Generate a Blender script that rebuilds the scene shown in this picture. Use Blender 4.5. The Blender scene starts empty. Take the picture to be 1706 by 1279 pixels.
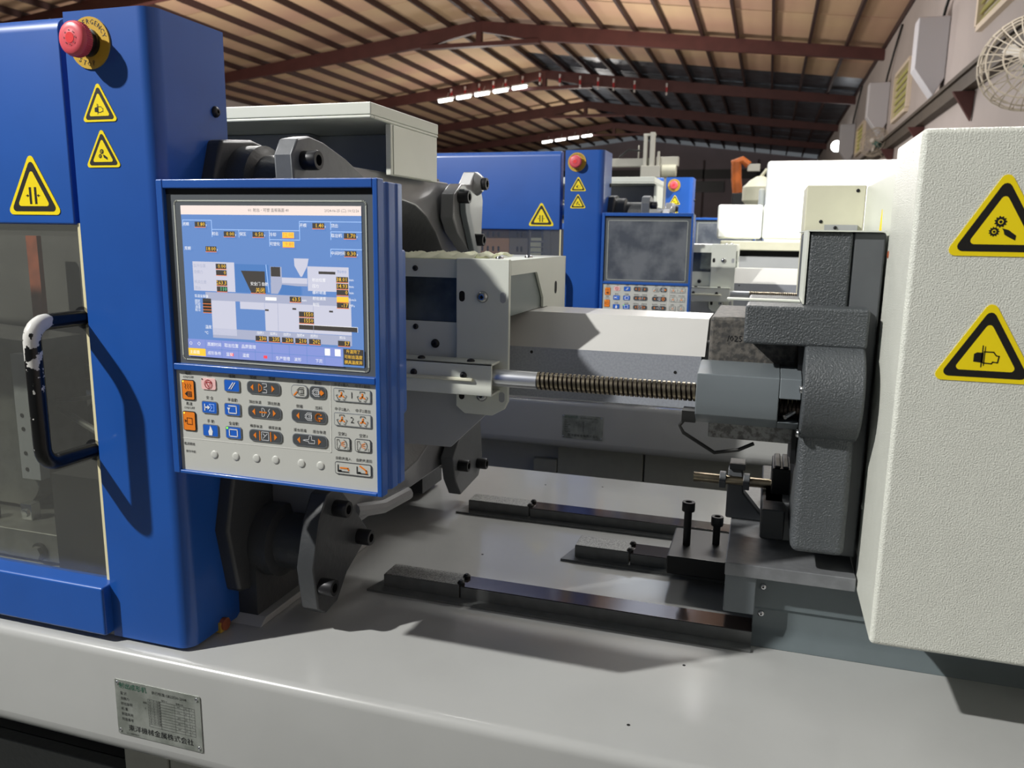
import bpy, bmesh, math, random
from mathutils import Vector, Matrix
random.seed(7)
SC = bpy.context.scene
COL = SC.collection
ZC = 1.55          # eye height above the shop floor; heights below are given relative to the eye
PI = math.pi
R = math.radians

# ------------------------------------------------------------------ camera, world, lamps, exposure
yaw, pit, rol = R(17.4267), R(10.6242), R(.8652)
fw = Vector((-math.sin(yaw) * math.cos(pit), math.cos(yaw) * math.cos(pit), -math.sin(pit)))
rt = Vector((math.cos(yaw), math.sin(yaw), 0)); up = rt.cross(fw)
r2 = rt * math.cos(rol) + up * math.sin(rol); u2 = up * math.cos(rol) - rt * math.sin(rol)
cam_d = bpy.data.cameras.new('camera'); cam = bpy.data.objects.new('camera', cam_d); COL.objects.link(cam)
M = Matrix((r2, u2, -fw)).transposed().to_4x4(); M.translation = Vector((0, 0, ZC)); cam.matrix_world = M
cam_d.sensor_width = 36; cam_d.lens = 28.017; cam_d.clip_start = .05; cam_d.clip_end = 200
cam_d.dof.use_dof = True; cam_d.dof.focus_distance = 1.2; cam_d.dof.aperture_fstop = 9
SC.camera = cam
SC.view_settings.view_transform = 'Standard'; SC.view_settings.look = 'None'
SC.view_settings.exposure = 0.0; SC.view_settings.gamma = 1; SC.view_settings.use_curve_mapping = False
w = bpy.data.worlds.new('world'); SC.world = w; w.use_nodes = True
w.node_tree.nodes['Background'].inputs[0].default_value = (.86, .93, 1, 1)
w.node_tree.nodes['Background'].inputs[1].default_value = .11
def lamp(name, loc, to, power, size, color, sy=None, kind='AREA', spread=180):
    l = bpy.data.lights.new(name, kind); l.energy = power; l.color = color
    if kind == 'AREA':
        l.shape = 'RECTANGLE' if sy else 'DISK'; l.size = size
        if sy: l.size_y = sy
        l.spread = R(spread)
    else: l.shadow_soft_size = size
    o = bpy.data.objects.new(name, l); COL.objects.link(o); o.location = (loc[0], loc[1], loc[2] + ZC)
    d = Vector(to) - Vector(loc); o.rotation_euler = d.to_track_quat('-Z', 'Y').to_euler()
    return o
lamp('flood_lamp', (-3.05, -1.05, 2.5), (-.2, 1.2, -.3), 250, .10, (1, .985, .95))
for ly, lx, pw in ((1.7, -3.2, 40), (8.5, -6, 240), (6.5, .6, 270)):
    lamp('bay_lamp', (lx, ly, 4.5), (lx * .7, ly - 1.5, 0), pw, 3.2, (1, .98, .94), sy=.25)
for ly, lx in ((17, -12.5), (22, -4), (30, -11), (40, -9)):
    lamp('roof_bounce_lamp', (lx, ly, 2.6), (lx, ly, 9), 560 if ly < 20 else 400, .5, (1, .93, .85), kind='POINT')

lamp('cabinet_fill_lamp', (1.5, 2.5, 2.7), (.5, 4.1, .35), 44, .25, (1, .99, .96), spread=62)  # unseen lamp added to brighten the white cabinets behind
lamp('wall_bounce_lamp', (-1.5, 15, 2.2), (2.5, 18, 3), 420, .6, (1, .95, .92), kind='POINT')
# ------------------------------------------------------------------ materials
def lin(h):
    v = [int(h[i:i + 2], 16) / 255 for i in (0, 2, 4)]
    return tuple(c / 12.92 if c <= .04045 else ((c + .055) / 1.055) ** 2.4 for c in v) + (1,)
MATS = {}
def mat(name, hexc, rough=.5, metal=0, noise=0, nscale=40, hex2=None, bump=0, bscale=200, spec=.5, coat=0, emit=0, stretch=None, ramp=(.4, .6)):
    m = bpy.data.materials.new(name); m.use_nodes = True; nt = m.node_tree; b = nt.nodes['Principled BSDF']
    b.inputs['Roughness'].default_value = rough; b.inputs['Metallic'].default_value = metal
    b.inputs['Specular IOR Level'].default_value = spec; b.inputs['Coat Weight'].default_value = coat
    b.inputs['Coat Roughness'].default_value = .08
    c = lin(hexc); b.inputs['Base Color'].default_value = c
    if emit:
        b.inputs['Emission Color'].default_value = c; b.inputs['Emission Strength'].default_value = emit
        b.inputs['Base Color'].default_value = (.01, .01, .01, 1)
    def coord():
        t = nt.nodes.new('ShaderNodeTexCoord'); mp = nt.nodes.new('ShaderNodeMapping')
        nt.links.new(t.outputs['Object'], mp.inputs[0])
        if stretch: mp.inputs['Scale'].default_value = stretch
        return mp.outputs[0]
    if noise or hex2:
        n = nt.nodes.new('ShaderNodeTexNoise'); n.inputs['Scale'].default_value = nscale; n.inputs['Detail'].default_value = 6
        nt.links.new(coord(), n.inputs['Vector'])
        r = nt.nodes.new('ShaderNodeValToRGB'); nt.links.new(n.outputs['Fac'], r.inputs[0])
        c2 = lin(hex2) if hex2 else tuple(x * (1 - noise) for x in c[:3]) + (1,)
        r.color_ramp.elements[0].color = c2; r.color_ramp.elements[0].position = ramp[0]
        r.color_ramp.elements[1].color = c; r.color_ramp.elements[1].position = ramp[1]
        nt.links.new(r.outputs[0], b.inputs['Base Color'])
    if bump:
        n2 = nt.nodes.new('ShaderNodeTexNoise'); n2.inputs['Scale'].default_value = bscale; n2.inputs['Detail'].default_value = 3
        nt.links.new(coord(), n2.inputs['Vector'])
        bp = nt.nodes.new('ShaderNodeBump'); bp.inputs['Strength'].default_value = min(1, bump); bp.inputs['Distance'].default_value = .002
        nt.links.new(n2.outputs['Fac'], bp.inputs['Height']); nt.links.new(bp.outputs[0], b.inputs['Normal'])
    MATS[name] = m; return m
mat('blue', '1B53A6', .38, coat=.25, noise=.06, nscale=9)
mat('blue_dark', '173F8C', .35, coat=.3)
mat('bed_grey', 'B0B1AF', .22, coat=.35, noise=.05, nscale=5)
mat('white', 'D6D9CE', .38, noise=.04, nscale=6)
mat('white_tex', 'DADCD2', .3, bump=.6, bscale=620, noise=.03)
mat('white_lit', 'F4F6F0', .4)  # whiter white for the covers behind: strong lamp light put into the colour
mat('cream', 'D5D3BC', .45, noise=.06, nscale=12)
mat('sheet_grey', 'A3A5A6', .4, noise=.05, nscale=8)
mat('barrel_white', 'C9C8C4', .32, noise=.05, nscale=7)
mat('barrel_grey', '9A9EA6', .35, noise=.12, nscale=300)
mat('cast', '4F5356', .38, bump=1, bscale=420, noise=.08, nscale=20)
mat('cast_smooth', '5C5F62', .38, bump=.2, bscale=60, noise=.05)
mat('grey_paint', '6D7478', .38, coat=.1, noise=.05, nscale=10)
mat('pedestal', '667073', .35, coat=.2, noise=.04)
mat('dark_cast', '3A3C3E', .4, bump=.3, bscale=90)
mat('black', '111214', .4)
mat('black_gloss', '0C0C0E', .18, coat=.5)
mat('hole', '050505', .8)
mat('steel', 'B7B8B8', .25, metal=1, noise=.12, nscale=50)
mat('shaft', 'D4D5D8', .28, metal=.85)
mat('chrome', 'D9DADC', .14, metal=1)
mat('screw_steel', 'A69A84', .28, metal=1, noise=.3, nscale=60)
mat('thread_dark', '2A221C', .5, metal=.6)
mat('oxide', '2B2B2D', .4, metal=.5)
mat('plate_steel', '85878A', .33, metal=.3, noise=.15, nscale=60)
mat('base_grey', '9C9C93', .45, noise=.05)
mat('duct_white', 'CDCCD0', .5)
mat('rust_block', '65615B', .6, hex2='434240', nscale=140, bump=.5, bscale=150)
mat('rust_light', '9C9C99', .5, hex2='6B6866', nscale=170)
mat('rail', '6C6E6D', .32, metal=.0, noise=.15, nscale=40)
mat('rail_top', 'A2A3A0', .45, hex2='6E6F6D', nscale=420)
mat('rail_shiny', '4A4140', .12, metal=.6)
mat('brass_plate', 'C8A33A', .35, coat=.2)
mat('red', 'D8555F', .4)
mat('red_bright', 'E23A3C', .35)
mat('sign_yellow', 'F3DA12', .4)
mat('sign_black', '15130F', .5)
mat('panel_grey', '565B60', .45)
mat('bezel_line', 'B9BDB4', .3)
mat('keypad', 'C3C4BE', .42)
mat('key_line', 'E6E6E0', .4)
mat('key_orange', 'EE8423', .45)
mat('key_blue', '1F62C8', .4)
mat('key_dark', '4A4D50', .45)
mat('key_rim', '7A7F84', .45)
mat('key_pink', 'F2C2C0', .45)
mat('print_black', '1A1B1D', .5)
mat('print_white', 'EDEFF2', .5)
mat('print_red', 'B8303A', .5)
mat('print_green', '1C5A46', .5)
mat('led_yellow', 'FFE04A', emit=1.4)
mat('led_green', '8FFF3A', emit=1.4)
mat('scr_bg', '648DCE', emit=.95)
mat('scr_off', '6C7076', .3, hex2='4B5059', nscale=14, spec=.4)  # switched-off screen, its grey reflections painted as mottled colour
mat('scr_head', 'FFEDE4', emit=.95)
mat('scr_line', 'A9CCFF', emit=1.0)
mat('scr_white', 'FFFFFF', emit=1.0)
mat('scr_mach', 'D9DAEC', emit=.9)
mat('scr_mach2', 'B9BFDA', emit=.85)
mat('scr_blue2', '4F83C9', emit=.9)
mat('scr_dark', '45403C', emit=.8)
mat('scr_yellow', 'FFC93A', emit=1.1)
mat('scr_orange', 'FF8A4A', emit=1.0)
mat('scr_tab', '8E9EE4', emit=.9)
mat('scr_red', 'FF4A5A', emit=1.0)
mat('scr_green', '5CF0A0', emit=1.0)
mat('wall_paint', 'B7ADA8', .8, noise=.08, nscale=.6)
mat('back_wall', '8B8085', .8, noise=.1, nscale=.5)
mat('roof_tan', 'D8B994', .75, hex2='C9A08A', nscale=.35, ramp=(.35, .65))
mat('roof_foil', '7D8794', .35, metal=.5, hex2='2E3238', nscale=3.2, stretch=(.6, 5, 1))
mat('rafter_red', '58302C', .55, noise=.15, nscale=3)
mat('purlin', '3A2422', .6)
mat('purlin_light', '8A6A58', .6)
mat('tube', 'FFFFFF', emit=9)
mat('skylight', 'D6E4F8', emit=3.2)
mat('glow', 'FFFFFF', emit=14)
mat('fixture', 'C9C4BC', .5)
mat('win_yellow', 'B9AE62', emit=.5)
mat('win_frame', 'E4D4BE', .6)
mat('beam_brown', '4A3F33', .6, noise=.2, nscale=3)
mat('floor_grey', '6B6D69', .45, noise=.12, nscale=1.3)
mat('fan_wire', 'B5AA99', .5)
mat('teal', '2E7C78', .5)
mat('orange_paint', 'C86A2C', .5, noise=.4, nscale=9)
mat('robot_white', 'BDBBAF', .4)
mat('plate_tan', 'B07F5E', .5, noise=.08)
mat('plate_grey', '7D7472', .4, metal=.3)
mat('copper', '9A5234', .5, noise=.3, nscale=30)
mat('mold_steel', '8F8E88', .38, metal=.55, noise=.2, nscale=25)
mat('mold_dark', '2A2927', .5, noise=.3, nscale=20)
mat('mold_grey', '55544F', .5, noise=.2, nscale=9)
mat('acrylic_edge', 'E2D8AE', .3)
mat('yellow_bar', 'E0A21E', .5)
mat('cloth', 'DEDFC9', .85, bump=.4, bscale=60)
mat('cable', '1B1B1A', .5)
mat('red_tie', 'B02A2E', .5)
mat('foil_tie', 'D8D0CC', .5)
mat('plate_alu', 'AEB2AC', .32, metal=.55, hex2='8E938C', nscale=26)
mat('side_pane', '6F7977', .35)
mat('lit_grey', '7C7D7F', .3, coat=.4, bump=.2, bscale=40)  # dark grey paint lightened, skylight reflection put into the colour
mat('nozzle_pane', '5A605D', .15, spec=.6, hex2='343837', nscale=9)
# worn black paint on the door handle: steel shows through on the upper bend
def worn():
    m = bpy.data.materials.new('worn_handle'); m.use_nodes = True; nt = m.node_tree; b = nt.nodes['Principled BSDF']
    t = nt.nodes.new('ShaderNodeTexCoord'); n = nt.nodes.new('ShaderNodeTexNoise'); n.inputs['Scale'].default_value = 75; n.inputs['Detail'].default_value = 5
    nt.links.new(t.outputs['Object'], n.inputs['Vector'])
    s = nt.nodes.new('ShaderNodeSeparateXYZ'); nt.links.new(t.outputs['Object'], s.inputs[0])
    mr = nt.nodes.new('ShaderNodeMapRange'); nt.links.new(s.outputs['Z'], mr.inputs['Value'])
    mr.inputs['From Min'].default_value = 0; mr.inputs['From Max'].default_value = .085; mr.inputs['To Min'].default_value = -.13; mr.inputs['To Max'].default_value = .16
    my = nt.nodes.new('ShaderNodeMapRange'); nt.links.new(s.outputs['Y'], my.inputs['Value'])
    my.inputs['From Min'].default_value = -.03; my.inputs['From Max'].default_value = .03; my.inputs['To Min'].default_value = .0; my.inputs['To Max'].default_value = -.35
    a = nt.nodes.new('ShaderNodeMath'); nt.links.new(n.outputs['Fac'], a.inputs[0]); nt.links.new(mr.outputs[0], a.inputs[1])
    a2 = nt.nodes.new('ShaderNodeMath'); nt.links.new(a.outputs[0], a2.inputs[0]); nt.links.new(my.outputs[0], a2.inputs[1])
    g = nt.nodes.new('ShaderNodeMath'); g.operation = 'GREATER_THAN'; g.inputs[1].default_value = .57; nt.links.new(a2.outputs[0], g.inputs[0])
    mx = nt.nodes.new('ShaderNodeMix'); mx.data_type = 'RGBA'; mx.inputs[6].default_value = lin('0D0D0E'); mx.inputs[7].default_value = lin('D2D1CC')
    nt.links.new(g.outputs[0], mx.inputs[0]); nt.links.new(mx.outputs[2], b.inputs['Base Color'])
    b.inputs['Roughness'].default_value = .28; MATS['worn'] = m
worn()
def glass():
    m = bpy.data.materials.new('window_pane'); m.use_nodes = True; nt = m.node_tree; out = nt.nodes['Material Output']
    nt.nodes.remove(nt.nodes['Principled BSDF'])
    tr = nt.nodes.new('ShaderNodeBsdfTransparent'); tr.inputs[0].default_value = (.82, .83, .8, 1)
    gl = nt.nodes.new('ShaderNodeBsdfGlossy'); gl.inputs['Roughness'].default_value = .08
    di = nt.nodes.new('ShaderNodeBsdfDiffuse'); di.inputs[0].default_value = (.4, .4, .38, 1)
    m1 = nt.nodes.new('ShaderNodeMixShader'); m1.inputs[0].default_value = .07
    m2 = nt.nodes.new('ShaderNodeMixShader'); m2.inputs[0].default_value = .07
    nt.links.new(tr.outputs[0], m1.inputs[1]); nt.links.new(gl.outputs[0], m1.inputs[2])
    nt.links.new(m1.outputs[0], m2.inputs[1]); nt.links.new(di.outputs[0], m2.inputs[2]); nt.links.new(m2.outputs[0], out.inputs[0])
    MATS['glass'] = m
glass()

# ------------------------------------------------------------------ mesh helpers
WL = {}
class B:
    """collects shapes (eye-relative metres) and links them as ONE mesh object"""
    def __init__(s, *mats): s.bm = bmesh.new(); s.mats = list(mats)
    def mi(s, m):
        if m is None: return 0
        if m not in s.mats: s.mats.append(m)
        return s.mats.index(m)
    def face(s, vs, m=None):
        v = [s.bm.verts.new(p) for p in vs]
        f = s.bm.faces.new(v); f.material_index = s.mi(m); return f
    def box(s, x0, x1, y0, y1, z0, z1, m=None):
        if x0 > x1: x0, x1 = x1, x0
        if y0 > y1: y0, y1 = y1, y0
        if z0 > z1: z0, z1 = z1, z0
        return s.prism([(x0, y0), (x1, y0), (x1, y1), (x0, y1)], z0, z1, 'Z', m)
    def prism(s, pts, a0, a1, ax='Z', m=None, pts2=None):
        k = s.mi(m)
        def P(p, a): return {'Z': (p[0], p[1], a), 'Y': (p[0], a, p[1]), 'X': (a, p[0], p[1])}[ax]
        lo = [s.bm.verts.new(P(p, a0)) for p in pts]; hi = [s.bm.verts.new(P(p, a1)) for p in (pts2 or pts)]
        n = len(pts); fs = [s.bm.faces.new(lo[::-1]), s.bm.faces.new(hi)]
        for i in range(n): fs.append(s.bm.faces.new((lo[i], lo[(i + 1) % n], hi[(i + 1) % n], hi[i])))
        for f in fs: f.material_index = k
        bmesh.ops.recalc_face_normals(s.bm, faces=fs)
        return s
    def cyl(s, p0, p1, r, n=24, m=None, r1=None, caps=True):
        p0, p1 = Vector(p0), Vector(p1); d = (p1 - p0).normalized(); q = d.to_track_quat('Z', 'Y').to_matrix()
        k = s.mi(m); r1 = r if r1 is None else r1
        rg = []
        for p, rr in ((p0, r), (p1, r1)):
            rg.append([s.bm.verts.new(p + q @ Vector((rr * math.cos(2 * PI * i / n), rr * math.sin(2 * PI * i / n), 0))) for i in range(n)])
        fs = [s.bm.faces.new((rg[0][i], rg[0][(i + 1) % n], rg[1][(i + 1) % n], rg[1][i])) for i in range(n)]
        if caps: fs += [s.bm.faces.new(rg[0][::-1]), s.bm.faces.new(rg[1])]
        for f in fs: f.material_index = k
        return s
    def lathe(s, p0, axis, prof, n=24, m=None):
        """prof: (distance along axis, radius)"""
        p0, d = Vector(p0), Vector(axis).normalized(); q = d.to_track_quat('Z', 'Y').to_matrix(); k = s.mi(m); rg = []
        for a, rr in prof:
            rg.append([s.bm.verts.new(p0 + d * a + q @ Vector((rr * math.cos(2 * PI * i / n), rr * math.sin(2 * PI * i / n), 0))) for i in range(n)])
        for j in range(len(rg) - 1):
            for i in range(n):
                f = s.bm.faces.new((rg[j][i], rg[j][(i + 1) % n], rg[j + 1][(i + 1) % n], rg[j + 1][i])); f.material_index = k
        for rr, fl in ((rg[0], True), (rg[-1], False)):
            f = s.bm.faces.new(rr[::-1] if fl else rr); f.material_index = k
        return s
    def tube(s, pts, r, n=12, m=None, closed=False):
        pts = [Vector(p) for p in pts]; k = s.mi(m); rg = []; N = len(pts); side = None
        for i, p in enumerate(pts):
            a = pts[(i - 1) % N] if (closed or i) else p; b = pts[(i + 1) % N] if (closed or i < N - 1) else p
            d = (b - a).normalized()
            if side is None: side = d.orthogonal().normalized()
            side = (side - d * side.dot(d)).normalized(); o = d.cross(side)
            rg.append([s.bm.verts.new(p + side * (r * math.cos(2 * PI * j / n)) + o * (r * math.sin(2 * PI * j / n))) for j in range(n)])
        for i in range(N if closed else N - 1):
            A, C = rg[i], rg[(i + 1) % N]
            for j in range(n):
                f = s.bm.faces.new((A[j], A[(j + 1) % n], C[(j + 1) % n], C[j])); f.material_index = k
        if not closed:
            f = s.bm.faces.new(rg[0][::-1]); f.material_index = k; f = s.bm.faces.new(rg[-1]); f.material_index = k
        return s
    # flat print on a surface facing -Y: (x, z) outline, y of the surface, t = how far it stands proud
    def flat(s, pts, y, m, t=.0002):
        a = sum(pts[i][0] * pts[(i + 1) % len(pts)][1] - pts[(i + 1) % len(pts)][0] * pts[i][1] for i in range(len(pts)))
        if a < 0: pts = pts[::-1]
        s.face([(p[0], y - t, p[1]) for p in pts], m); return s
    def line(s, x0, z0, x1, z1, wd, y, m, t=.0004):
        d = Vector((x1 - x0, z1 - z0)).normalized(); n = Vector((-d.y, d.x)) * wd / 2; e = d * wd / 2 * .6
        return s.flat([(x0 - e.x + n.x, z0 - e.y + n.y), (x0 - e.x - n.x, z0 - e.y - n.y), (x1 + e.x - n.x, z1 + e.y - n.y), (x1 + e.x + n.x, z1 + e.y + n.y)], y, m, t)
    def poly(s, pts, wd, y, m, t=.0004, closed=False):
        for i in range(len(pts) - (0 if closed else 1)):
            a, b = pts[i], pts[(i + 1) % len(pts)]; s.line(a[0], a[1], b[0], b[1], wd, y, m, t)
        return s
    def rect(s, x0, x1, z0, z1, y, m, t=.0002): return s.flat([(x0, z0), (x1, z0), (x1, z1), (x0, z1)], y, m, t)
    def text(s, txt, x, z, size, y, m, align='LEFT', t=.0004, sx=1, at=None):
        k = s.mi(m); vs, fs = glyphs(txt, align)
        pv = []
        for v in vs:
            q = (x + v[0] * size * sx, y - t, z + v[1] * size)
            if at: q = at(v[0] * size * sx, v[1] * size)
            pv.append(s.bm.verts.new(q))
        for f in fs:
            try: ff = s.bm.faces.new([pv[i] for i in f]); ff.material_index = k
            except ValueError: pass
        return s
    def build(s, name, parent=None, bevel=0, seg=2, smooth=35, base=None):
        me = bpy.data.meshes.new(name); bm = s.bm
        if not bm.verts: raise RuntimeError(name)
        mn = [min(v.co[i] for v in bm.verts) for i in range(3)]; mx = [max(v.co[i] for v in bm.verts) for i in range(3)]
        o = Vector(((mn[0] + mx[0]) / 2, (mn[1] + mx[1]) / 2, mn[2] if parent is None else (mn[2] + mx[2]) / 2))
        for v in bm.verts: v.co -= o
        bm.to_mesh(me); bm.free()
        for m in s.mats: me.materials.append(MATS[m])
        ob = bpy.data.objects.new(name, me); COL.objects.link(ob)
        wl = o + Vector((0, 0, ZC))
        if parent is not None: ob.parent = parent; ob.location = wl - WL[parent.name]
        else: ob.location = wl
        WL[ob.name] = wl
        if smooth:
            for p in me.polygons: p.use_smooth = True
            me.set_sharp_from_angle(angle=R(smooth))
        if bevel:
            md = ob.modifiers.new('edge_round', 'BEVEL'); md.width = bevel; md.segments = seg; md.limit_method = 'ANGLE'; md.angle_limit = R(40); md.harden_normals = True
        return ob
GC = {}
def glyphs(txt, align):
    key = (txt, align)
    if key in GC: return GC[key]
    cu = bpy.data.curves.new('t', 'FONT'); cu.body = txt; cu.size = 1; cu.resolution_u = 1; cu.align_x = align; cu.align_y = 'CENTER'
    ob = bpy.data.objects.new('t', cu); COL.objects.link(ob); dg = bpy.context.evaluated_depsgraph_get()
    me = ob.evaluated_get(dg).to_mesh(); GC[key] = ([tuple(v.co) for v in me.vertices], [tuple(p.vertices) for p in me.polygons])
    bpy.data.objects.remove(ob); bpy.data.curves.remove(cu)
    return GC[key]
def empty(name, loc, label=None, cat=None, group=None, kind=None):
    o = bpy.data.objects.new(name, None); COL.objects.link(o); o.empty_display_size = .05
    o.location = (loc[0], loc[1], loc[2] + ZC); WL[o.name] = Vector(o.location)
    return tag(o, label, cat, group, kind)
def tag(o, label=None, cat=None, group=None, kind=None):
    if label: o['label'] = label
    if cat: o['category'] = cat
    if group: o['group'] = group
    if kind: o['kind'] = kind
    return o
def rr(x0, x1, z0, z1, r, n=4):
    P = []
    for cx, cz, a in ((x1 - r, z1 - r, 0), (x0 + r, z1 - r, 90), (x0 + r, z0 + r, 180), (x1 - r, z0 + r, 270)):
        for i in range(n + 1): P.append((cx + r * math.cos(R(a + 90 * i / n)), cz + r * math.sin(R(a + 90 * i / n))))
    return P
def circ(cx, cz, r, n=20, a0=0): return [(cx + r * math.cos(2 * PI * i / n + a0), cz + r * math.sin(2 * PI * i / n + a0)) for i in range(n)]
def socket_bolt(name, p, ax, r, h, parent, m='oxide', mh='hole', hexn=6):
    """cap screw: head of radius r standing h proud of p along ax, with a hex socket"""
    b = B(m); p = Vector(p); ax = Vector(ax)
    b.lathe(p, ax, [(0, r * .96), (h * .08, r), (h * .9, r), (h, r * .93), (h, r * .56), (h * .55, r * .56)], 24)
    b.cyl(p + ax * h * .5, p + ax * h * .56, r * .55, 6, mh)
    return b.build(name, parent)
def screw(name, p, ax, r, parent, m='chrome'):
    b = B(m); p = Vector(p); ax = Vector(ax)
    b.lathe(p, ax, [(0, r), (r * .25, r * .97), (r * .5, r * .8), (r * .65, r * .5), (r * .65, r * .3), (r * .4, r * .3)], 16)
    b.cyl(p + ax * r * .38, p + ax * r * .42, r * .3, 6, 'hole')
    return b.build(name, parent)

# warning triangle facing -Y; (cx, z0) bottom middle, side length sd
def warn(parent, cx, z0, sd, y, kind, label=None):
    h = sd * .866; b = B('sign_yellow')
    def tri(f, dz=0):
        r = sd * .06 * f; ctr = (cx, z0 + h / 3); P = []
        for k in range(3):
            a = PI / 2 + k * 2 * PI / 3; vx, vz = ctr[0] + math.cos(a) * (h * 2 / 3 * f - 2 * r), ctr[1] + math.sin(a) * (h * 2 / 3 * f - 2 * r)
            for j in range(-2, 3): P.append((vx + r * math.cos(a + R(30 * j)), vz + r * math.sin(a + R(30 * j))))
        return P
    b.prism([(p[0], p[1]) for p in tri(1.12)], y, y - .0008, 'Y', 'sign_yellow')
    b.flat(tri(.94), y - .0008, 'sign_black', .0002); b.flat(tri(.66), y - .0008, 'sign_yellow', .0004)
    s = sd; cz = z0 + h * .3; Y = y - .0008; T = .0006
    if kind == 'press':
        b.rect(cx - .075 * s, cx - .03 * s, cz - .13 * s, cz + .13 * s, Y, 'sign_black', T)
        b.rect(cx + .03 * s, cx + .075 * s, cz - .13 * s, cz + .13 * s, Y, 'sign_black', T)
        for q in (-1, 1):
            b.line(cx + q * .14 * s, cz, cx + q * .1 * s, cz, .012 * s, Y, 'sign_black', T)
            b.flat([(cx + q * .115 * s, cz + .025 * s), (cx + q * .115 * s, cz - .025 * s), (cx + q * .08 * s, cz)], Y, 'sign_black', T)
    elif kind == 'hand':
        b.flat([(cx - .13 * s, cz - .06 * s), (cx - .03 * s, cz - .07 * s), (cx - .03 * s, cz + .05 * s), (cx - .1 * s, cz + .05 * s), (cx - .13 * s, cz + .03 * s)], Y, 'sign_black', T)
        b.poly([(cx - .03 * s, cz + .06 * s), (cx + .07 * s, cz + .06 * s), (cx + .1 * s, cz + .02 * s), (cx + .13 * s, cz + .015 * s), (cx + .12 * s, cz - .06 * s), (cx + .07 * s, cz - .055 * s), (cx + .06 * s, cz - .075 * s), (cx - .03 * s, cz - .07 * s)], .014 * s, Y, 'sign_black', T)
        b.line(cx - .045 * s, cz - .12 * s, cx - .045 * s, cz + .13 * s, .012 * s, Y, 'sign_black', T)
        b.line(cx - .02 * s, cz - .1 * s, cx - .02 * s, cz + .12 * s, .01 * s, Y, 'sign_black', T)
    else:
        for gx, gz, gr in ((-.02, .09, .065), (-.075, -.02, .055)):
            P = []
            for i in range(44):
                a = 2 * PI * i / 44; rr_ = gr * (1 if i % 4 < 2 else .8); P.append((cx + (gx + rr_ * math.cos(a)) * s, cz + (gz + rr_ * math.sin(a)) * s))
            b.flat(P, Y, 'sign_black', T)
            b.flat(circ(cx + gx * s, cz + gz * s, gr * .42 * s, 16), Y, 'sign_yellow', T + .0002)
            b.flat(circ(cx + gx * s, cz + gz * s, gr * .26 * s, 16), Y, 'sign_black', T + .0004)
        b.flat([(cx + (a) * s, cz + (c) * s) for a, c in ((0, .02), (.07, 0), (.15, -.06), (.145, -.115), (.06, -.07), (.03, -.05), (.02, -.01))], Y, 'sign_black', T)
    return tag(b.build('warning_sign', parent, smooth=0), label)

# ------------------------------------------------------------------ the building
flr = B('floor_grey').box(-23, 2.6, -6, 55, -1.65, -1.55).build('floor'); tag(flr, kind='structure')
XW, HE, XR, HR = 2.58, 4.93, -8.8, 6.3
wr = B('wall_paint').box(XW, XW + .25, -6, 55, -1.55, HE + .3).build('wall_right'); tag(wr, kind='structure')
wl_ = B('wall_paint').box(-20.5, -20.2, -6, 55, -1.55, HE + .3).build('wall_left'); tag(wl_, kind='structure')
wb = B('back_wall'); wb.prism([(-20.2, -1.55), (XW, -1.55), (XW, HE), (XR, HR), (-20.2, HE)], 55, 55.3, 'Y'); wb = wb.build('wall_back'); tag(wb, kind='structure')
B('mold_dark').box(-20, 2.5, 54.9, 55, 3.75, 4.35).build('band', wb)
B('black').box(-5.1, -3.0, 54.85, 54.98, 2.9, 3.6).build('dark_window', wb)
for k in range(6):
    B('purlin').box(-18 + k * 3.4, -17.9 + k * 3.4, 54.9, 55, -1.5, HE).build('post', wb)
ceil = empty('ceiling', (XR, 25, HE), kind='structure')
def zroof(x): return HR - (HR - HE) * abs(x - XR) / (XW - XR)
ys = [9.2 + 2.5 * i for i in range(19)]
for i in range(18):
    y0, y1 = ys[i] + .02, ys[i + 1] - .02
    if y1 > 55: y1 = 54.9
    for sd in (0, 1):
        xa, xb = (XR, XW) if sd else (XR, -20.2)
        foil = sd and 28.9 < (y0 + y1) / 2
        b = B('roof_foil' if foil else 'roof_tan')
        h = random.uniform(.0, .03)
        b.prism([(xa, zroof(xa) + .16 + h), (xb, HE + .16 + h), (xb, HE + .24 + h), (xa, zroof(xa) + .24 + h)], y0, y1, 'Y')
        b.build('roof_panel', ceil)
for xa, xb in ((-7.4, -5.9), (-4.9, -3.4), (-2.3, -1.0)):
    b = B('skylight'); b.prism([(xa, zroof(xa) + .13), (xb, zroof(xb) + .13), (xb, zroof(xb) + .15), (xa, zroof(xa) + .15)], 11.9, 16.3, 'Y'); b.build('skylight', ceil)
for k in range(1, 13):
    for sd in (-1, 1):
        x = XR + sd * k * .948
        b = B('purlin', 'purlin_light')
        b.box(x - .035, x + .035, 9.2, 54.9, zroof(x), zroof(x) + .15, 'purlin')
        b.build('purlin', ceil)
B('purlin').box(XR - .05, XR + .05, 9.2, 54.9, HR - .02, HR + .14).build('purlin', ceil)
for yt in (16.7, 24.2, 31.7, 39.2, 46.7):
    b = B('rafter_red')
    for xe in (XW, -20.2):
        s = 1 if xe > XR else -1
        d = .42
        xk = XR + s * 1.9
        b.prism([(XR, HR + .02), (xe, HE + .02), (xe, HE - .26), (xk, zroof(xk) - d), (XR, HR - .28)], yt - .09, yt + .09, 'Y')
        b.box(min(XR, xk), max(XR, xk), yt - .12, yt + .12, zroof(xk) - d - .06, zroof(xk) - d + .06)
    b.box(XR - .08, XR + .08, yt - .1, yt + .1, zroof(XR + 1.9) - .45, HR)
    b.build('rafter', ceil)
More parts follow.
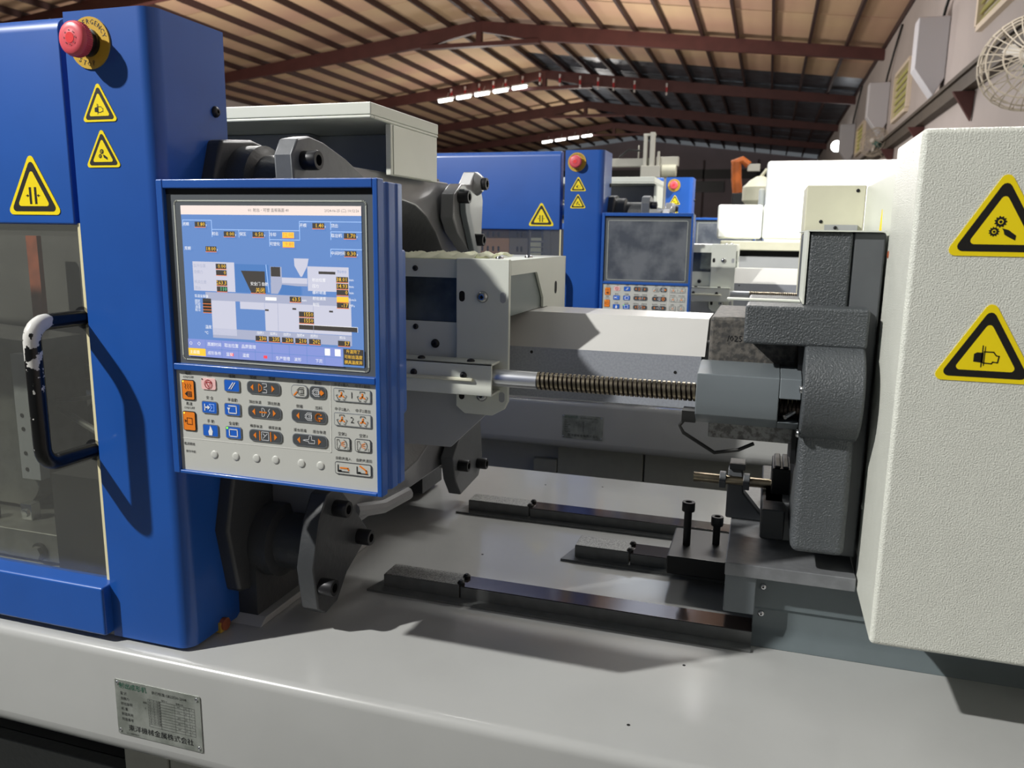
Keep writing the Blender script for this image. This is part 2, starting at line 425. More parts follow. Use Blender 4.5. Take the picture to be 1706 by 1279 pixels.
# hanging tube lamps under the rafters
def strip(y, x0, n, label):
    t = empty('tube_lamp', (x0 + n * .34, y, zroof(x0) - .5), label, 'lamp', 'ceiling tube lamps')
    for k in range(n):
        x = x0 + k * .78; z = zroof(x) - .58; z2 = zroof(x + .55) - .58
        b = B('tube'); b.prism([(x, z), (x + .55, z2), (x + .55, z2 + .09), (x, z + .09)], y - .45, y - .3, 'Y'); b.build('tube', t)
        b = B('fixture'); b.prism([(x - .02, z + .09), (x + .62, z2 + .09), (x + .62, z2 + .14), (x - .02, z + .14)], y - .5, y - .25, 'Y')
        b.cyl((x + .3, y - .37, z + .1), (x + .3, y - .1, zroof(x + .3) - .2), .015, 6); b.build('housing', t)
strip(31.7, -13.1, 5, 'lit tube lamp row of five under the second rafter')
strip(46.7, -12.9, 4, 'far lit tube lamp row of four under the distant rafter')
strip(16.7, -19.2, 4, 'nearest lit tube lamp row at the upper left corner')
# cable ties hung along the third rafter
for k, x in enumerate((-12.6, -12.0, -11.4, -10.8, -10.3, -9.6, -8.9, -8.1, -7.3, -6.6, -6.0, -5.2, -4.0)):
    b = B('red_tie'); z = zroof(x) - .25
    b.box(x - .035, x + .035, 31.35, 31.42, z - .2, z + .05, 'red_tie'); b.box(x - .03, x + .03, 31.34, 31.43, z - .02, z + .12, 'foil_tie'); b.box(x - .03, x + .03, 31.34, 31.43, z - .3, z - .2, 'foil_tie')
    tag(b.build('ribbon'), 'small red and white ribbon tied on the second rafter, ' + ('leftmost', 'second', 'third', 'fourth', 'fifth', 'sixth', 'seventh', 'eighth', 'ninth', 'tenth', 'eleventh', 'twelfth', 'rightmost')[k] + (' of the row' if k in (0, 12) else ' from the left'), 'ribbon', 'ribbons on the second rafter')
# right wall: crane rail, windows, boxes, fans
b = B('beam_brown'); b.box(2.42, 2.58, 5, 54, 2.3, 2.36); b.box(2.47, 2.53, 5, 54, 2.1, 2.3); b.box(2.42, 2.58, 5, 54, 2.06, 2.1)
tag(b.build('wall_rail'), 'long brown steel rail running along the right wall', 'rail')
for k, y in enumerate((13, 16.8, 20.6, 24.4)):
    b = B('rafter_red'); b.prism([(2.58, 2.05), (2.3, 2.05), (2.56, 1.65)], y - .04, y + .04, 'Y')
    tag(b.build('rail_bracket'), 'small dark red bracket under the brown wall rail, ' + ('nearest the fan', 'second from the fan', 'third from the fan', 'farthest from the fan')[k], 'bracket', 'brackets under the wall rail')
for n, (y0, y1, z0, z1) in enumerate(((19.0, 21.0, 2.72, 3.65), (27.4, 29.4, 2.75, 3.5), (11.0, 13.0, 2.9, 3.7)), 1):
    t = empty('window_%d' % n, (2.55, (y0 + y1) / 2, z0), kind='structure')
    b = B('win_frame'); b.box(2.5, 2.58, y0 - .1, y0, z0, z1); b.box(2.5, 2.58, y1, y1 + .1, z0, z1); b.box(2.5, 2.58, y0, y1, z1, z1 + .08); b.box(2.5, 2.58, y0, y1, z0 - .08, z0)
    b.build('window_frame', t)
    for k in range(6):
        zz = z0 + (z1 - z0) * k / 6
        b = B('win_yellow'); b.prism([(2.53, zz + .01), (2.57, zz + (z1 - z0) / 6 - .02), (2.575, zz + (z1 - z0) / 6 - .02), (2.54, zz + .01)], y0, y1, 'Y'); b.build('louvre_pane', t)
for (yy, hh, z0, lab) in ((15.6, 1.25, 2.35, 'nearest large white duct box high on the right wall'), (22.6, 1.25, 2.55, 'middle white duct box on the right wall beyond the first window'), (31, 1.3, 2.6, 'farthest white duct box on the right wall near the small lamp')):
    b = B('duct_white'); b.prism([(2.575, z0 + .3), (2.575, z0 + hh), (2.10, z0 + hh), (2.10, z0 + .45), (2.42, z0)], yy - .3, yy + .1, 'Y')
    tag(b.build('duct_box', bevel=.02), lab, 'duct')
    b = B('cable'); b.tube([(2.5, yy, z0 + hh), (2.5, yy - .2, z0 + hh + .15), (2.53, yy - .8, z0 + hh + .6), (2.55, yy - 1.6, z0 + hh + 1.0)], .025, 6)
    tag(b.build('wire'), 'dark wire climbing the wall above the white duct box' + (' nearest the camera' if yy < 16 else ' by the second one' if yy < 23 else ' farthest away'), 'wire')
b = B('glow'); b.lathe((2.2, 33.5, 3.45), (0, -1, 0), [(0, .12), (.05, .2), (.12, .2), (.16, .1)], 16); b.box(2.2, 2.58, 33.4, 33.5, 3.43, 3.47, 'fixture')
tag(b.build('round_lamp'), 'small bright round lamp glowing at the far end of the right wall', 'lamp')
def fan(cx, cy, cz, r, label, rot, blades=3, wires=30):
    t = empty('wall_fan', (cx, cy, cz - r), label, 'fan'); q = Matrix.Rotation(rot, 3, 'Z') @ Matrix.Rotation(R(-12), 3, 'X')
    c = Vector((cx, cy, cz)); T = lambda v: c + q @ Vector(v)
    b = B('fan_wire')
    for rad, yy in ((1, 0), (.82, -.33), (.82, .3), (.5, -.5), (.22, -.56), (.5, .48), (.93, -.17), (.93, .17)):
        b.tube([T((r * rad * math.cos(a), yy * r * .75, r * rad * math.sin(a))) for a in [2 * PI * i / 28 for i in range(28)]], r * .018, 4, closed=True)
    for i in range(wires):
        a = 2 * PI * i / wires; tw = .25
        b.tube([T((r * k * math.cos(a + tw * (1 - k)), -r * .75 * .58 * math.sqrt(max(0, 1 - k * k)), r * k * math.sin(a + tw * (1 - k)))) for k in (.16, .4, .6, .8, .93, 1)], r * .014, 4)
        if i % 2: b.tube([T((r * k * math.cos(a), r * .75 * .55 * math.sqrt(max(0, 1 - k * k)), r * k * math.sin(a))) for k in (1, .9, .7, .4, .2)], r * .014, 4)
    b.build('cage', t)
    b = B('fixture'); b.cyl(T((0, -r * .44, 0)), T((0, -r * .38, 0)), r * .15, 20); b.build('badge', t)
    b = B('teal'); b.cyl(T((0, r * .1, 0)), T((0, r * .75, 0)), r * .2, 20); b.build('motor', t)
    for k in range(blades):
        a = 2 * PI * k / blades + .5
        b = B('fixture'); P = []
        for (rad, da, yy) in ((.12, -.35, .06), (.6, -.3, .12), (.66, -.1, .05), (.62, .2, -.1), (.12, .35, -.04)):
            P.append(T((r * rad * math.cos(a + da), yy * r, r * rad * math.sin(a + da))))
        f = b.face(P); bmesh.ops.solidify(b.bm, geom=[f], thickness=.006); b.build('blade', t)
    b = B('fan_wire'); b.tube([T((0, r * .6, 0)), T((0, r * .6, -r * .3)), Vector((2.5, cy + .4, cz - r * .9)), Vector((2.58, cy + .4, cz - r * .9))], .02, 8); b.build('arm', t)
fan(2.03, 8.1, 1.5, .42, 'large wire caged wall fan at the upper right corner', R(-20))
fan(2.25, 21.5, 2.3, .35, 'small distant wall fan hanging by the brown wall rail', R(-30), wires=16)

# ------------------------------------------------------------------ machine 1
ZB = -.577
M1 = {}
# bed
bed = empty('machine_bed', (-.4, 1.3, -1.5), 'light grey machine bed in front with a nameplate and glossy top', 'machine bed', 'machine beds')
b = B('bed_grey')
P = [(1.84, ZB)]; rad = .014
for i in range(7): a = R(90 + 90 * i / 6); P.append((.81 + rad + rad * math.cos(a), ZB - rad + rad * math.sin(a)))
P += [(.81, -.715)]
for i in range(7): a = R(180 + 90 * i / 6); P.append((.84 + .03 * math.cos(a), -.715 + .03 * math.sin(a)))
P += [(1.0, -.745), (1.0, -.9), (1.8, -.9), (1.84, -.75)]
b.prism(P, -2.4, 1.6, 'X'); b.build('bed_top', bed, smooth=50)
B('black').box(-2.4, 1.6, .98, 1.8, -1.5, -.9).build('inner_body', bed)
for x0, x1, m in ((-2.3, -.98, 'dark_cast'), (-.975, -.885, 'base_grey'), (-.882, -.568, 'base_grey'), (-.562, .10, 'base_grey'), (.106, 1.5, 'base_grey')):
    b = B(m); b.box(x0, x1, .955, .98, -1.48, -.9 if m == 'dark_cast' else -.83 if x0 < -.9 else -.755); b.build('side_panel', bed, bevel=.003)
b = B('bed_grey'); b.prism([(.93, -.577), (1.28, -.577), (1.27, -.566), (.945, -.566)], -.87, -.675, 'X'); b.build('mounting_pad', bed, bevel=.002)
for x, y in ((-.07, 1.03), (-.46, 1.30), (-.46, 1.74), (-.33, 1.77), (-.12, .87)):
    b = B('hole'); b.cyl((x, y, ZB + .0003), (x, y, ZB - .002), .0022, 8); b.build('bolt_hole', bed)
# nameplate
x0, x1, zt, zb2, y = -.832, -.689, -.620, -.704, .81
np_ = B('plate_alu'); np_.prism(rr(x0, x1, zb2, zt, .002), y, y - .0012, 'Y'); Y = y - .0012
W_, H_ = x1 - x0, zt - zb2
def U(u, v): return x0 + u * W_, zt - v * H_
np_.text('射出成形机', *U(.05, .1), .0095, Y, 'print_green')
np_.text('执行标准:GB22530-2008', *U(.44, .11), .0056, Y, 'print_black')
for i, s in enumerate(('型 式', '合模力', '射出容积', '机 重', '制造年月', '制造番号')): np_.text(s, *U(.06, .24 + i * .095), .005, Y, 'print_black')
np_.text('kN', *U(.33, .32), .005, Y, 'print_black'); np_.text('t', *U(.35, .42), .005, Y, 'print_black')
for v in [.24 + .05 * k for k in range(11)]: np_.line(*U(.39, v), *U(.93, v), .0003, Y, 'print_black')
for u in (.39, .535, .7, .81, .87, .93): np_.line(*U(u, .24), *U(u, .74), .0003, Y, 'print_black')
for v in range(9):
    np_.text('モーター仕様', *U(.4, .267 + .05 * v), .0032, Y, 'print_black')
    if v % 2 == 0: np_.text('200', *U(.73, .267 + .05 * v), .003, Y, 'print_black'); np_.text('50', *U(.82, .267 + .05 * v), .003, Y, 'print_black'); np_.text('3', *U(.89, .267 + .05 * v), .003, Y, 'print_black')
np_.text('電圧 V', *U(.55, .215), .0032, Y, 'print_black'); np_.text('容量 kW', *U(.72, .215), .0032, Y, 'print_black')
np_.text('東洋機械金属株式会社', *U(.13, .86), .0105, Y, 'print_black', sx=1.05)
np_.text('2012  兵庫県明石市', *U(.1, .965), .0026, Y, 'print_black')
nameplate = tag(np_.build('nameplate', bed, smooth=0), 'silver nameplate with black printing')
for u, v in ((.03, .06), (.96, .06), (.03, .93), (.96, .93)):
    b = B('chrome'); xx, zz = U(u, v); b.lathe((xx, Y, zz), (0, -1, 0), [(0, .0028), (.0012, .0024), (.0018, .001)], 12); b.build('rivet', nameplate)

# blue column cover
colm = empty('column_cover', (-.79, .9, ZB), 'nearest tall blue column cover with emergency stop button and two signs', 'column cover', 'blue column covers')
b = B('blue'); xr, r_ = -.722, .020; yf = .835
P = [(-.852, yf)]
for i in range(9): a = R(-90 + 90 * i / 8); P.append((xr - r_ + r_ * math.cos(a), yf + r_ + r_ * math.sin(a)))
P += [(xr, .972), (xr - .003, .972), (xr - .003, .96), (-.852, .96)]
b.prism(P, -.571, .262, 'Z'); b.build('cover_sheet', colm, smooth=50)
warn(colm, -.8062, .1325, .05, yf, 'hand'); warn(colm, -.8058, .0772, .05, yf, 'gear')
screw('screw', (xr, .948, .156), (1, 0, 0), .0075, colm, 'oxide')
b = B('brass_plate'); b.cyl((-.722, .905, -.565), (-.715, .905, -.565), .009, 12, 'copper'); b.box(-.727, -.718, .895, .915, -.575, -.56); b.build('hinge_bushing', colm)
es = empty('emergency_stop', (-.8125, yf, .2235)); es.parent = colm; es.location = WL['emergency_stop'] - WL[colm.name]
ex, ez = -.8125, .2235
b = B('brass_plate'); b.prism(circ(ex, ez, .0305, 40), yf, yf - .002, 'Y')
def arc_at(a, rad):
    def f(u, v):
        q = a - u / rad if rad > 0 else a - u / rad
        rr_ = abs(rad) + (v if rad > 0 else -v)
        return (ex + rr_ * math.cos(q), yf - .0023, ez + rr_ * math.sin(q))
    return f
for i, ch in enumerate('EMERGENCY'): b.text(ch, 0, 0, .0082, 0, 'print_black', 'CENTER', at=arc_at(R(134 - i * 14.5), .0245))
for i, ch in enumerate('STOP'): b.text(ch, 0, 0, .0085, 0, 'print_black', 'CENTER', at=arc_at(R(232 + i * 17), -.0245))
b.build('legend_plate', es, smooth=40)
b = B('black'); b.lathe((ex, yf - .002, ez), (0, -1, 0), [(0, .0165), (.004, .0165), (.005, .0145), (.016, .0145)], 28); b.build('stem', es)
b = B('red'); ye = yf - .0145
b.lathe((ex, ye, ez), (0, -1, 0), [(0, .0155), (.001, .0192), (.009, .0203), (.0135, .0195), (.0155, .017), (.0163, .012), (.0163, .009), (.0168, .0075)], 36, 'red')
b.flat(circ(ex, ez, .0062, 20), ye - .0168, 'red_bright', .0003)
for k in range(8):
    a = 2 * PI * k / 8; b.flat([(ex + .0078 * math.cos(a + d), ez + .0078 * math.sin(a + d)) if j else (ex + .0088 * math.cos(a + d), ez + .0088 * math.sin(a + d)) for j, d in ((0, -.1), (0, .16), (1, .16), (1, -.1))], ye - .0168, 'print_black', .0004)
for k in range(48):
    a = 2 * PI * k / 48; b.cyl((ex + .02 * math.cos(a), ye - .002, ez + .02 * math.sin(a)), (ex + .0203 * math.cos(a), ye - .010, ez + .0203 * math.sin(a)), .0006, 5, 'red')
b.build('mushroom_cap', es, smooth=50)

# safety door
door = empty('safety_door', (-1.2, .83, -.565), 'nearest blue sliding safety door with black handle and clear window', 'safety door', 'safety doors')
b = B('blue'); xd = -.868; P = [(xd, .86)]
for i in range(5): a = R(0 - 90 * i / 4); P.append((xd - .012 + .012 * math.cos(a), .842 + .012 + .012 * math.sin(a)))
P += [(-1.6, .842), (-1.6, .86)]
Pz = [(.88, .262)]
for i in range(7): a = R(90 + 90 * i / 6); Pz.append((.86 + .018 * math.cos(a), .244 + .018 * math.sin(a)))
Pz += [(.842, .004), (.88, .004)]
b.prism(Pz, -1.7, xd, 'X'); b.build('upper_panel', door, bevel=.003, smooth=50)
b = B('blue'); b.box(-1.7, -.852, .82, .86, -.566, -.4935); b.build('lower_rail', door, bevel=.004)
b = B('glass'); b.box(-1.7, -.868, .85, .855, -.494, .004); b.build('window_pane', door)
b = B('acrylic_edge'); b.box(-.868, -.8635, .846, .855, -.494, .006); b.build('pane_edge', door)
warn(door, -.9325, .0193, .084, .842, 'press')
b = B('worn'); hx, yo, yi, zt_, zb_ = -.872, .765, .85, -.1185, -.302; rc = .022; P = [(hx, yi, zt_)]
for i in range(7): a = R(90 * i / 6); P.append((hx, yo + rc - rc * math.sin(a), zt_ - rc + rc * math.cos(a)))
for i in range(7): a = R(90 * i / 6); P.append((hx, yo + rc - rc * math.cos(a), zb_ + rc - rc * math.sin(a)))
P.append((hx, yi, zb_))
b.tube(P, .0105, 18); b.build('handle', door, smooth=60)
b = B('black'); b.cyl((hx, .85, zt_), (hx, .846, zt_), .015, 20); b.cyl((hx, .85, zb_), (hx, .846, zb_), .015, 20); b.build('handle_mount', door)

# what stands behind the door window
t = empty('mould', (-1.3, 1.05, -.57), 'steel mould clamped behind the nearest door window', 'mould')
b = B('mold_steel'); b.box(-2.2, -1.12, 1.0, 1.24, -.57, -.518); b.build('base_block', t, bevel=.003)
b = B('mold_steel'); b.cyl((-1.166, 1.0, -.552), (-1.166, .996, -.552), .016, 24, 'mold_dark'); b.cyl((-1.166, 1.0, -.552), (-1.166, .988, -.552), .0115, 6); b.build('hex_bolt', t)
b = B('mold_steel'); P = [(-2.2, -.508), (-1.31, -.508)]
for i in range(7): a = R(-80 + 80 * i / 6); P.append((-1.30 + .055 * math.cos(a), -.45 + .06 * math.sin(a)))
P += [(-1.243, -.2), (-2.2, -.15)]
b.prism(P, 1.08, 1.20, 'Y'); b.build('curved_half', t, smooth=40)
b = B('sheet_grey'); b.box(-1.262, -1.219, 1.06, 1.08, -.448, -.22)
for z in (-.33, -.355, -.40, -.43): b.cyl((-1.248, 1.0595, z), (-1.248, 1.059, z), .004, 10, 'hole')
b.build('side_bracket', t, bevel=.001)
b = B('chrome'); b.box(-1.25, -1.226, 1.04, 1.06, -.518, -.488); b.cyl((-1.239, 1.036, -.505), (-1.239, 1.044, -.505), .008, 6); b.build('clamp', t, bevel=.001)
b = B('mold_dark'); b.cyl((-1.305, 1.03, -.518), (-1.305, 1.03, -.498), .012, 16); b.build('spring', t)
b = B('copper'); b.box(-1.365, -1.338, 1.205, 1.215, -.47, -.016); tag(b.build('copper_strip'), 'copper coloured vertical strip behind the nearest door window', 'strip')
b = B('mold_grey'); b.box(-2.4, -1.1, 1.26, 1.27, -.298, .2); b.box(-1.33, -1.1, 1.245, 1.26, -.298, -.27, 'mold_steel'); tag(b.build('inner_shield'), 'dull grey sheet shield inside the nearest moulding area', 'shield')
b = B('mold_dark'); b.box(-1.037, -.875, .92, 1.0, -.572, -.375); tag(b.build('inner_post'), 'near black inner post behind the lower right of the door window', 'post')
b = B('mold_steel'); b.cyl((-1.45, 1.33, -.43), (-1.0, 1.33, -.43), .085, 32, 'mold_grey'); b.cyl((-1.33, 1.33, -.43), (-1.31, 1.33, -.43), .095, 32, 'mold_steel'); tag(b.build('clamp_cylinder'), 'dull clamp cylinder seen low through the nearest door window', 'cylinder')
b = B('mold_steel')
b.tube([(-1.35, 1.18, -.34), (-1.25, 1.14, -.333), (-1.12, 1.1, -.36)], .006, 10); b.tube([(-1.35, 1.15, -.32), (-1.2, 1.12, -.31), (-1.1, 1.1, -.29)], .004, 8)
tag(b.build('hose'), 'thin grey hoses crossing behind the door window', 'hose')
b = B('mold_dark'); b.box(-1.75, -.81, 1.68, 1.70, -.565, .05); tag(b.build('rear_shield'), 'dark rear shield closing the moulding area', 'shield')
t = empty('shade_blocker', (-1.2, 1.77, -.57), 'blue rear safety cover hidden behind the nearest hood', 'safety door')  # unseen cover, added to keep the flood lamp off the second bed
b = B('blue'); b.box(-2.2, -.83, 1.74, 1.78, -.57, .19); b.build('blocker_panel', t, bevel=.004); b = B('blue'); b.box(-.828, -.76, 1.74, 1.78, -.57, .19); b.build('blocker_post', t, bevel=.004)

# control panel
PX, PY = -.5513, .80
def make_panel(on):
    t = empty('control_panel', (PX, .83, -.303), cat='control panel', group='control panels')
    x0, x1, z0, z1 = -.699, -.407, -.303, .058
    b = B('blue')
    sx0, sx1, sz0, sz1 = -.6895, -.4135, -.1620, .0475   # screen opening
    kz0, kz1 = -.2985, -.1705                           # keypad opening
    # housing front frame as bars, then the deep body behind
    b.box(x0, sx0, PY, .815, z0, z1); b.box(sx1, x1, PY, .815, z0, z1)
    b.box(sx0, sx1, PY, .815, sz1, z1); b.box(sx0, sx1, PY, .815, kz1, sz0); b.box(sx0, sx1, PY, .815, z0, kz0)
    b.prism([(x0, .812), (x1 - .002, .812), (x1 - .002, .822), (x1 + .001, .825), (x1 + .001, .840), (x1 - .001, .842), (x1 - .001, .846), (x1 + .001, .848), (x1 + .0, .862), (x0, .862)], z0 + .003, z1 - .003, 'Z')
    hb = b.build('housing', t, bevel=.003, seg=3)
    b = B('blue'); b.prism([(-.62, -.25), (-.62, -.02), (-.422, -.02), (-.422, -.222), (-.437, -.236)], .862, .905, 'Y'); b.build('rear_mount', t, bevel=.004)
    b = B('panel_grey'); b.box(sx0, sx1, .806, .812, sz0, sz1, 'panel_grey'); b.rect(sx0, sx1, sz1 - .0065, sz1, .806, 'black', .0004)
    bz = b.build('screen_bezel', t, smooth=0)
    fx0, fx1, fz0, fz1 = PX - .1268, PX + .1271, -.1347 - .0219, -.1347 + .1683
    b = B('bezel_line'); 
    b.poly(rr(fx0, fx1, fz0, fz1, .004, 3), .0016, .806, 'bezel_line', .0008, closed=True); b.build('trim_line', bz, smooth=0)
    lx0, lx1, lz0, lz1 = -.669, -.4297, -.1524, .0281
    if not on:
        b = B('scr_off'); b.rect(fx0 + .002, fx1 - .002, fz0 + .002, fz1 - .002, .806, 'scr_off', .0006); b.build('screen', t, smooth=0)
    else:
        b = B('black_gloss'); b.rect(fx0 + .001, fx1 - .001, fz0 + .001, fz1 - .001, .806, 'panel_grey', .0004); y = .806
        F = lambda X0, X1, Z0, Z1, m, l=1: b.rect(X0, X1, Z0, Z1, y, m, .0006 + l * .0002)
        F(lx0, lx1, lz0, lz1, 'scr_bg'); F(lx0, lx1, .0176, lz1, 'scr_head', 2)
        b.text('01: 射出・可塑 监视画面 40', -.548, .0228, .0045, y, 'panel_grey', 'CENTER', .0014)
        b.text('2024-06-25 (二) 10:12:26', -.432, .0228, .0042, y, 'panel_grey', 'RIGHT', .0014)
        L = lambda *p: b.poly(p, .0008, y, 'scr_line', .0012)
        L((-.6668, .004), (-.6668, .0111), (-.6262, .0111), (-.6262, -.008)); L((-.6262, .0005), (-.508, .0005), (-.508, .0108), (-.4297, .0108))
        L((-.589, .0005), (-.589, -.008)); L((-.5479, .0005), (-.5479, -.0176)); L((-.5479, -.010), (-.508, -.010)); L((-.508, .0005), (-.508, -.009))
        L((-.468, .0108), (-.468, .002)); L((-.4297, -.0001), (-.468, -.0001), (-.468, -.009)); L((-.4297, -.0193), (-.4687, -.0193), (-.4687, -.028))
        def num(x, z, s, w=.0152, m='scr_yellow', bg='scr_dark'):
            F(x - w, x, z - .0031, z + .0031, bg, 7); b.line(x - w, z - .0033, x, z - .0033, .0007, y, 'scr_orange', .0022)
            b.text(s, x - .0006, z, .0064, y, m, 'RIGHT', .0024)
        def lab(x, z, s, m='scr_white', sz=.0042, al='LEFT'): b.text(s, x, z, sz * 1.1, y, m, al, .0026)
        num(-.634, .0062, '1.80'); lab(-.666, .0062, '闭模'); num(-.594, -.0045, '0.00'); lab(-.6255, -.0045, '射出'); num(-.5547, -.0045, '0.50'); lab(-.5875, -.0045, '保压')
        num(-.515, -.0045, '12.00', m='scr_orange', bg='scr_yellow'); lab(-.547, -.0045, '冷却'); num(-.515, -.0150, '9.80', m='scr_orange', bg='scr_yellow'); lab(-.547, -.0150, '可塑化')
        num(-.4755, .0062, '1.40'); lab(-.507, .0062, '开模'); lab(-.467, .0062, '顶出'); num(-.436, -.0045, '1.70'); lab(-.467, -.0045, '取出机'); num(-.436, -.0240, '0.30'); lab(-.468, -.0240, '中间时间')
        num(-.6205, -.0222, '18.00'); lab(-.6655, -.0222, '周期')
        for (X, Z) in ((-.6335, .0062), (-.5935, -.0045), (-.5542, -.0045), (-.475, .0062), (-.4355, -.0045), (-.4355, -.024), (-.62, -.0222)): lab(X, Z - .0005, 's')
        F(-.6564, -.5977, -.0720, -.0373, 'scr_mach', 2); F(-.5972, -.551, -.0719, -.0389, 'scr_bg', 2); F(-.5972, -.551, -.0719, -.0389, 'scr_blue2', 3)
        b.flat([(-.5885, -.0465), (-.556, -.0465), (-.556, -.070), (-.5765, -.070)], y, 'scr_dark', .0014); b.poly([(-.554, -.039), (-.5515, -.0705)], .001, y, 'scr_line', .0014)
        F(-.5484, -.5335, -.0592, -.0408, 'scr_mach2', 3); F(-.5478, -.5352, -.052, -.041, 'scr_dark', 4)
        b.flat([(-.5163, -.0306), (-.4972, -.0306), (-.4992, -.039), (-.5065, -.0512), (-.5085, -.0512), (-.516, -.039)], y, 'scr_mach', .0016)
        F(-.5335, -.5, -.0592, -.0528, 'scr_mach', 3); b.flat([(-.5485, -.0592), (-.5, -.0592), (-.5, -.062), (-.5335, -.0625), (-.5395, -.072), (-.5485, -.072)], y, 'scr_mach2', .0014)
        b.flat([(-.5335, -.0610), (-.508, -.0625), (-.508, -.0725), (-.5375, -.0725)], y, 'scr_blue2', .0016)
        F(-.4995, -.4467, -.0670, -.0392, 'scr_mach', 3); F(-.485, -.4635, -.0475, -.0445, 'scr_dark', 4); b.text('TOYO', -.455, -.0445, .0042, y, 'scr_blue2', 'CENTER', .0018)
        F(-.6401, -.445, -.083, -.0732, 'scr_mach2', 3); F(-.6325, -.5984, -.1243, -.083, 'scr_mach', 3); F(-.592, -.5584, -.0915, -.083, 'scr_mach', 3)
        F(-.558, -.4445, -.116, -.083, 'scr_mach', 4); F(-.6325, -.4445, -.1225, -.1165, 'scr_mach2', 3); F(-.6325, -.4445, -.128, -.1225, 'scr_mach2', 3)
        b.line(-.540, -.083, -.5405, -.116, .0006, y, 'scr_mach2', .0018); b.line(-.493, -.083, -.4935, -.116, .0006, y, 'scr_mach2', .0018)
        for X, Z in ((-.555, -.0915), (-.518, -.0885), (-.470, -.0895)): F(X - .0025, X + .0025, Z - .001, Z + .001, 'scr_dark', 6)
        num(-.608, -.0423, '0.00', .0148); num(-.608, -.0497, '0', .0148); num(-.608, -.0617, '263.3', .0148); num(-.608, -.0690, '110', .0148, 'scr_green')
        for Z, s in ((-.0425, '型开位置'), (-.0497, '合模力'), (-.0617, '模具位置'), (-.069, '顶出')): lab(-.654, Z, s, 'scr_mach2', .004)
        num(-.5555, -.0690, '关闭', .020); lab(-.5755, -.0615, '安全门 自動', sz=.0042)
        for Z, s, un in ((-.0530, '38.01', 'mm'), (-.0605, '14.93', 'mm'), (-.0675, '0', 'min'), (-.0752, '', 'mm/s'), (-.0820, '-17', 'MPa')):
            num(-.4472, Z, s, .0150, bg='scr_yellow' if not s else 'scr_dark'); lab(-.446, Z, un, sz=.0036)
        num(-.5085, -.0775, '63.5', .0150); lab(-.507, -.078, 'mm', sz=.0036); F(-.5565, -.5415, -.0800, -.0762, 'scr_white', 5)
        num(-.4925, -.0942, '1550', .0195); num(-.4925, -.1015, '1550', .0195); F(-.5125, -.4365, -.1118, -.1062, 'scr_dark', 6); b.poly([(-.5125, -.1062), (-.4365, -.1062), (-.4365, -.1118)], .0005, y, 'scr_white', .002)
        for Z, s in ((-.0545, '射出位置'), (-.0615, '压力'), (-.0688, '螺杆转速'), (-.0755, '射出速度'), (-.0825, '射压')): lab(-.493, Z, s, 'scr_white', .004)
        for Z in (-.084, -.0876, -.0912, -.0948): num(-.632, Z, '', .012)
        for Z, s in ((-.0785, '型温监视器'), (-.0845, '固定'), (-.0882, '可动'), (-.0918, '油温'), (-.0955, '料斗')): lab(-.655, Z, s, sz=.0036)
        for i, (X, s) in enumerate(((-.5565, '230'), (-.5385, '235'), (-.5205, '230'), (-.5025, '210'), (-.4845, '202'), (-.4465, '57'))):
            num(X, -.1255, s, .0155); lab(X - .013, -.1190, ('加热1', '加热2', '加热3', '加热4', '加热5', '料斗')[i], sz=.0036)
        lab(-.642, -.1155, '温度'); lab(-.643, -.1225, '℃')
        F(lx0, -.4560, -.1420, -.1310, 'scr_tab', 5); F(lx0, -.4560, lz0, -.1420, 'scr_tab', 5); F(lx0, -.6435, lz0 + .001, -.1420, 'scr_yellow', 6)
        b.line(lx0, -.1420, -.456, -.1420, .0005, y, 'scr_bg', .0022)
        for k in range(9): b.line(-.6435 + k * .0234, -.1315, -.6435 + k * .0234, lz0, .0005, y, 'scr_bg', .0022)
        for k, s in enumerate(('○', '◇', '周期时间', '取出位置', '品质管理')): lab((-.6665, -.655, -.6405, -.616, -.592)[k], -.1365, s, sz=.0046)
        for k, s in enumerate(('主画面', '成形条件', '监视', '温度')): lab((-.6665, -.6405, -.614, -.591)[k], -.1472, s, 'scr_white', .0044)
        for X in (-.609, -.562): F(X, X + .005, -.149, -.1455, 'scr_red', 7)
        for k, s in enumerate(('生产管理', '波形', '下页')): lab((-.545, -.520, -.492)[k], -.1478, s, sz=.0044)
        for X in (-.4800, -.4665): F(X, X + .0075, -.1405, -.1325, 'scr_white', 7)
        F(-.4555, lx1, -.150, -.1315, 'scr_dark', 6)
        for k, s in enumerate(('升温完了', '可射出温度', '模具温度异')): b.text(s, -.4425, -.1345 - k * .0062, .0046, y, 'scr_yellow', 'CENTER', .0024)
        b.build('screen', t, smooth=0)
    # keypad
    kp = B('keypad'); y = .8045
    kp.box(sx0, sx1, y, .812, kz0, kz1, 'keypad'); kp.line(-.4735, -.1728, -.4750, -.2560, .0009, y, 'key_line', .0003); kp.line(-.687, -.2575, -.4750, -.2560, .0009, y, 'key_line', .0003)
    def cap(s, x, z, sz=.0048): kp.text(s, x, z, sz, y, 'print_black', 'CENTER', .0003)
    cap('電熱', -.672, -.1745); cap('ON/OFF', -.672, -.1792, .0044); cap('馬達', -.673, -.2132); cap('ON/OFF', -.673, -.2182, .0044); cap('OFF', -.641, -.1755, .0044); cap('復歸', -.608, -.1742)
    cap('安 全', -.642, -.2035); cap('半自動', -.609, -.2035); cap('手 動', -.6425, -.2330); cap('全自動', -.609, -.2330)
    cap('閉模', -.578, -.1735); cap('開模', -.552, -.1735); cap('頂出後退', -.577, -.2035, .0044); cap('頂出前進', -.551, -.2035, .0044); cap('模厚後退', -.577, -.2335, .0044); cap('模厚前進', -.551, -.2335, .0044)
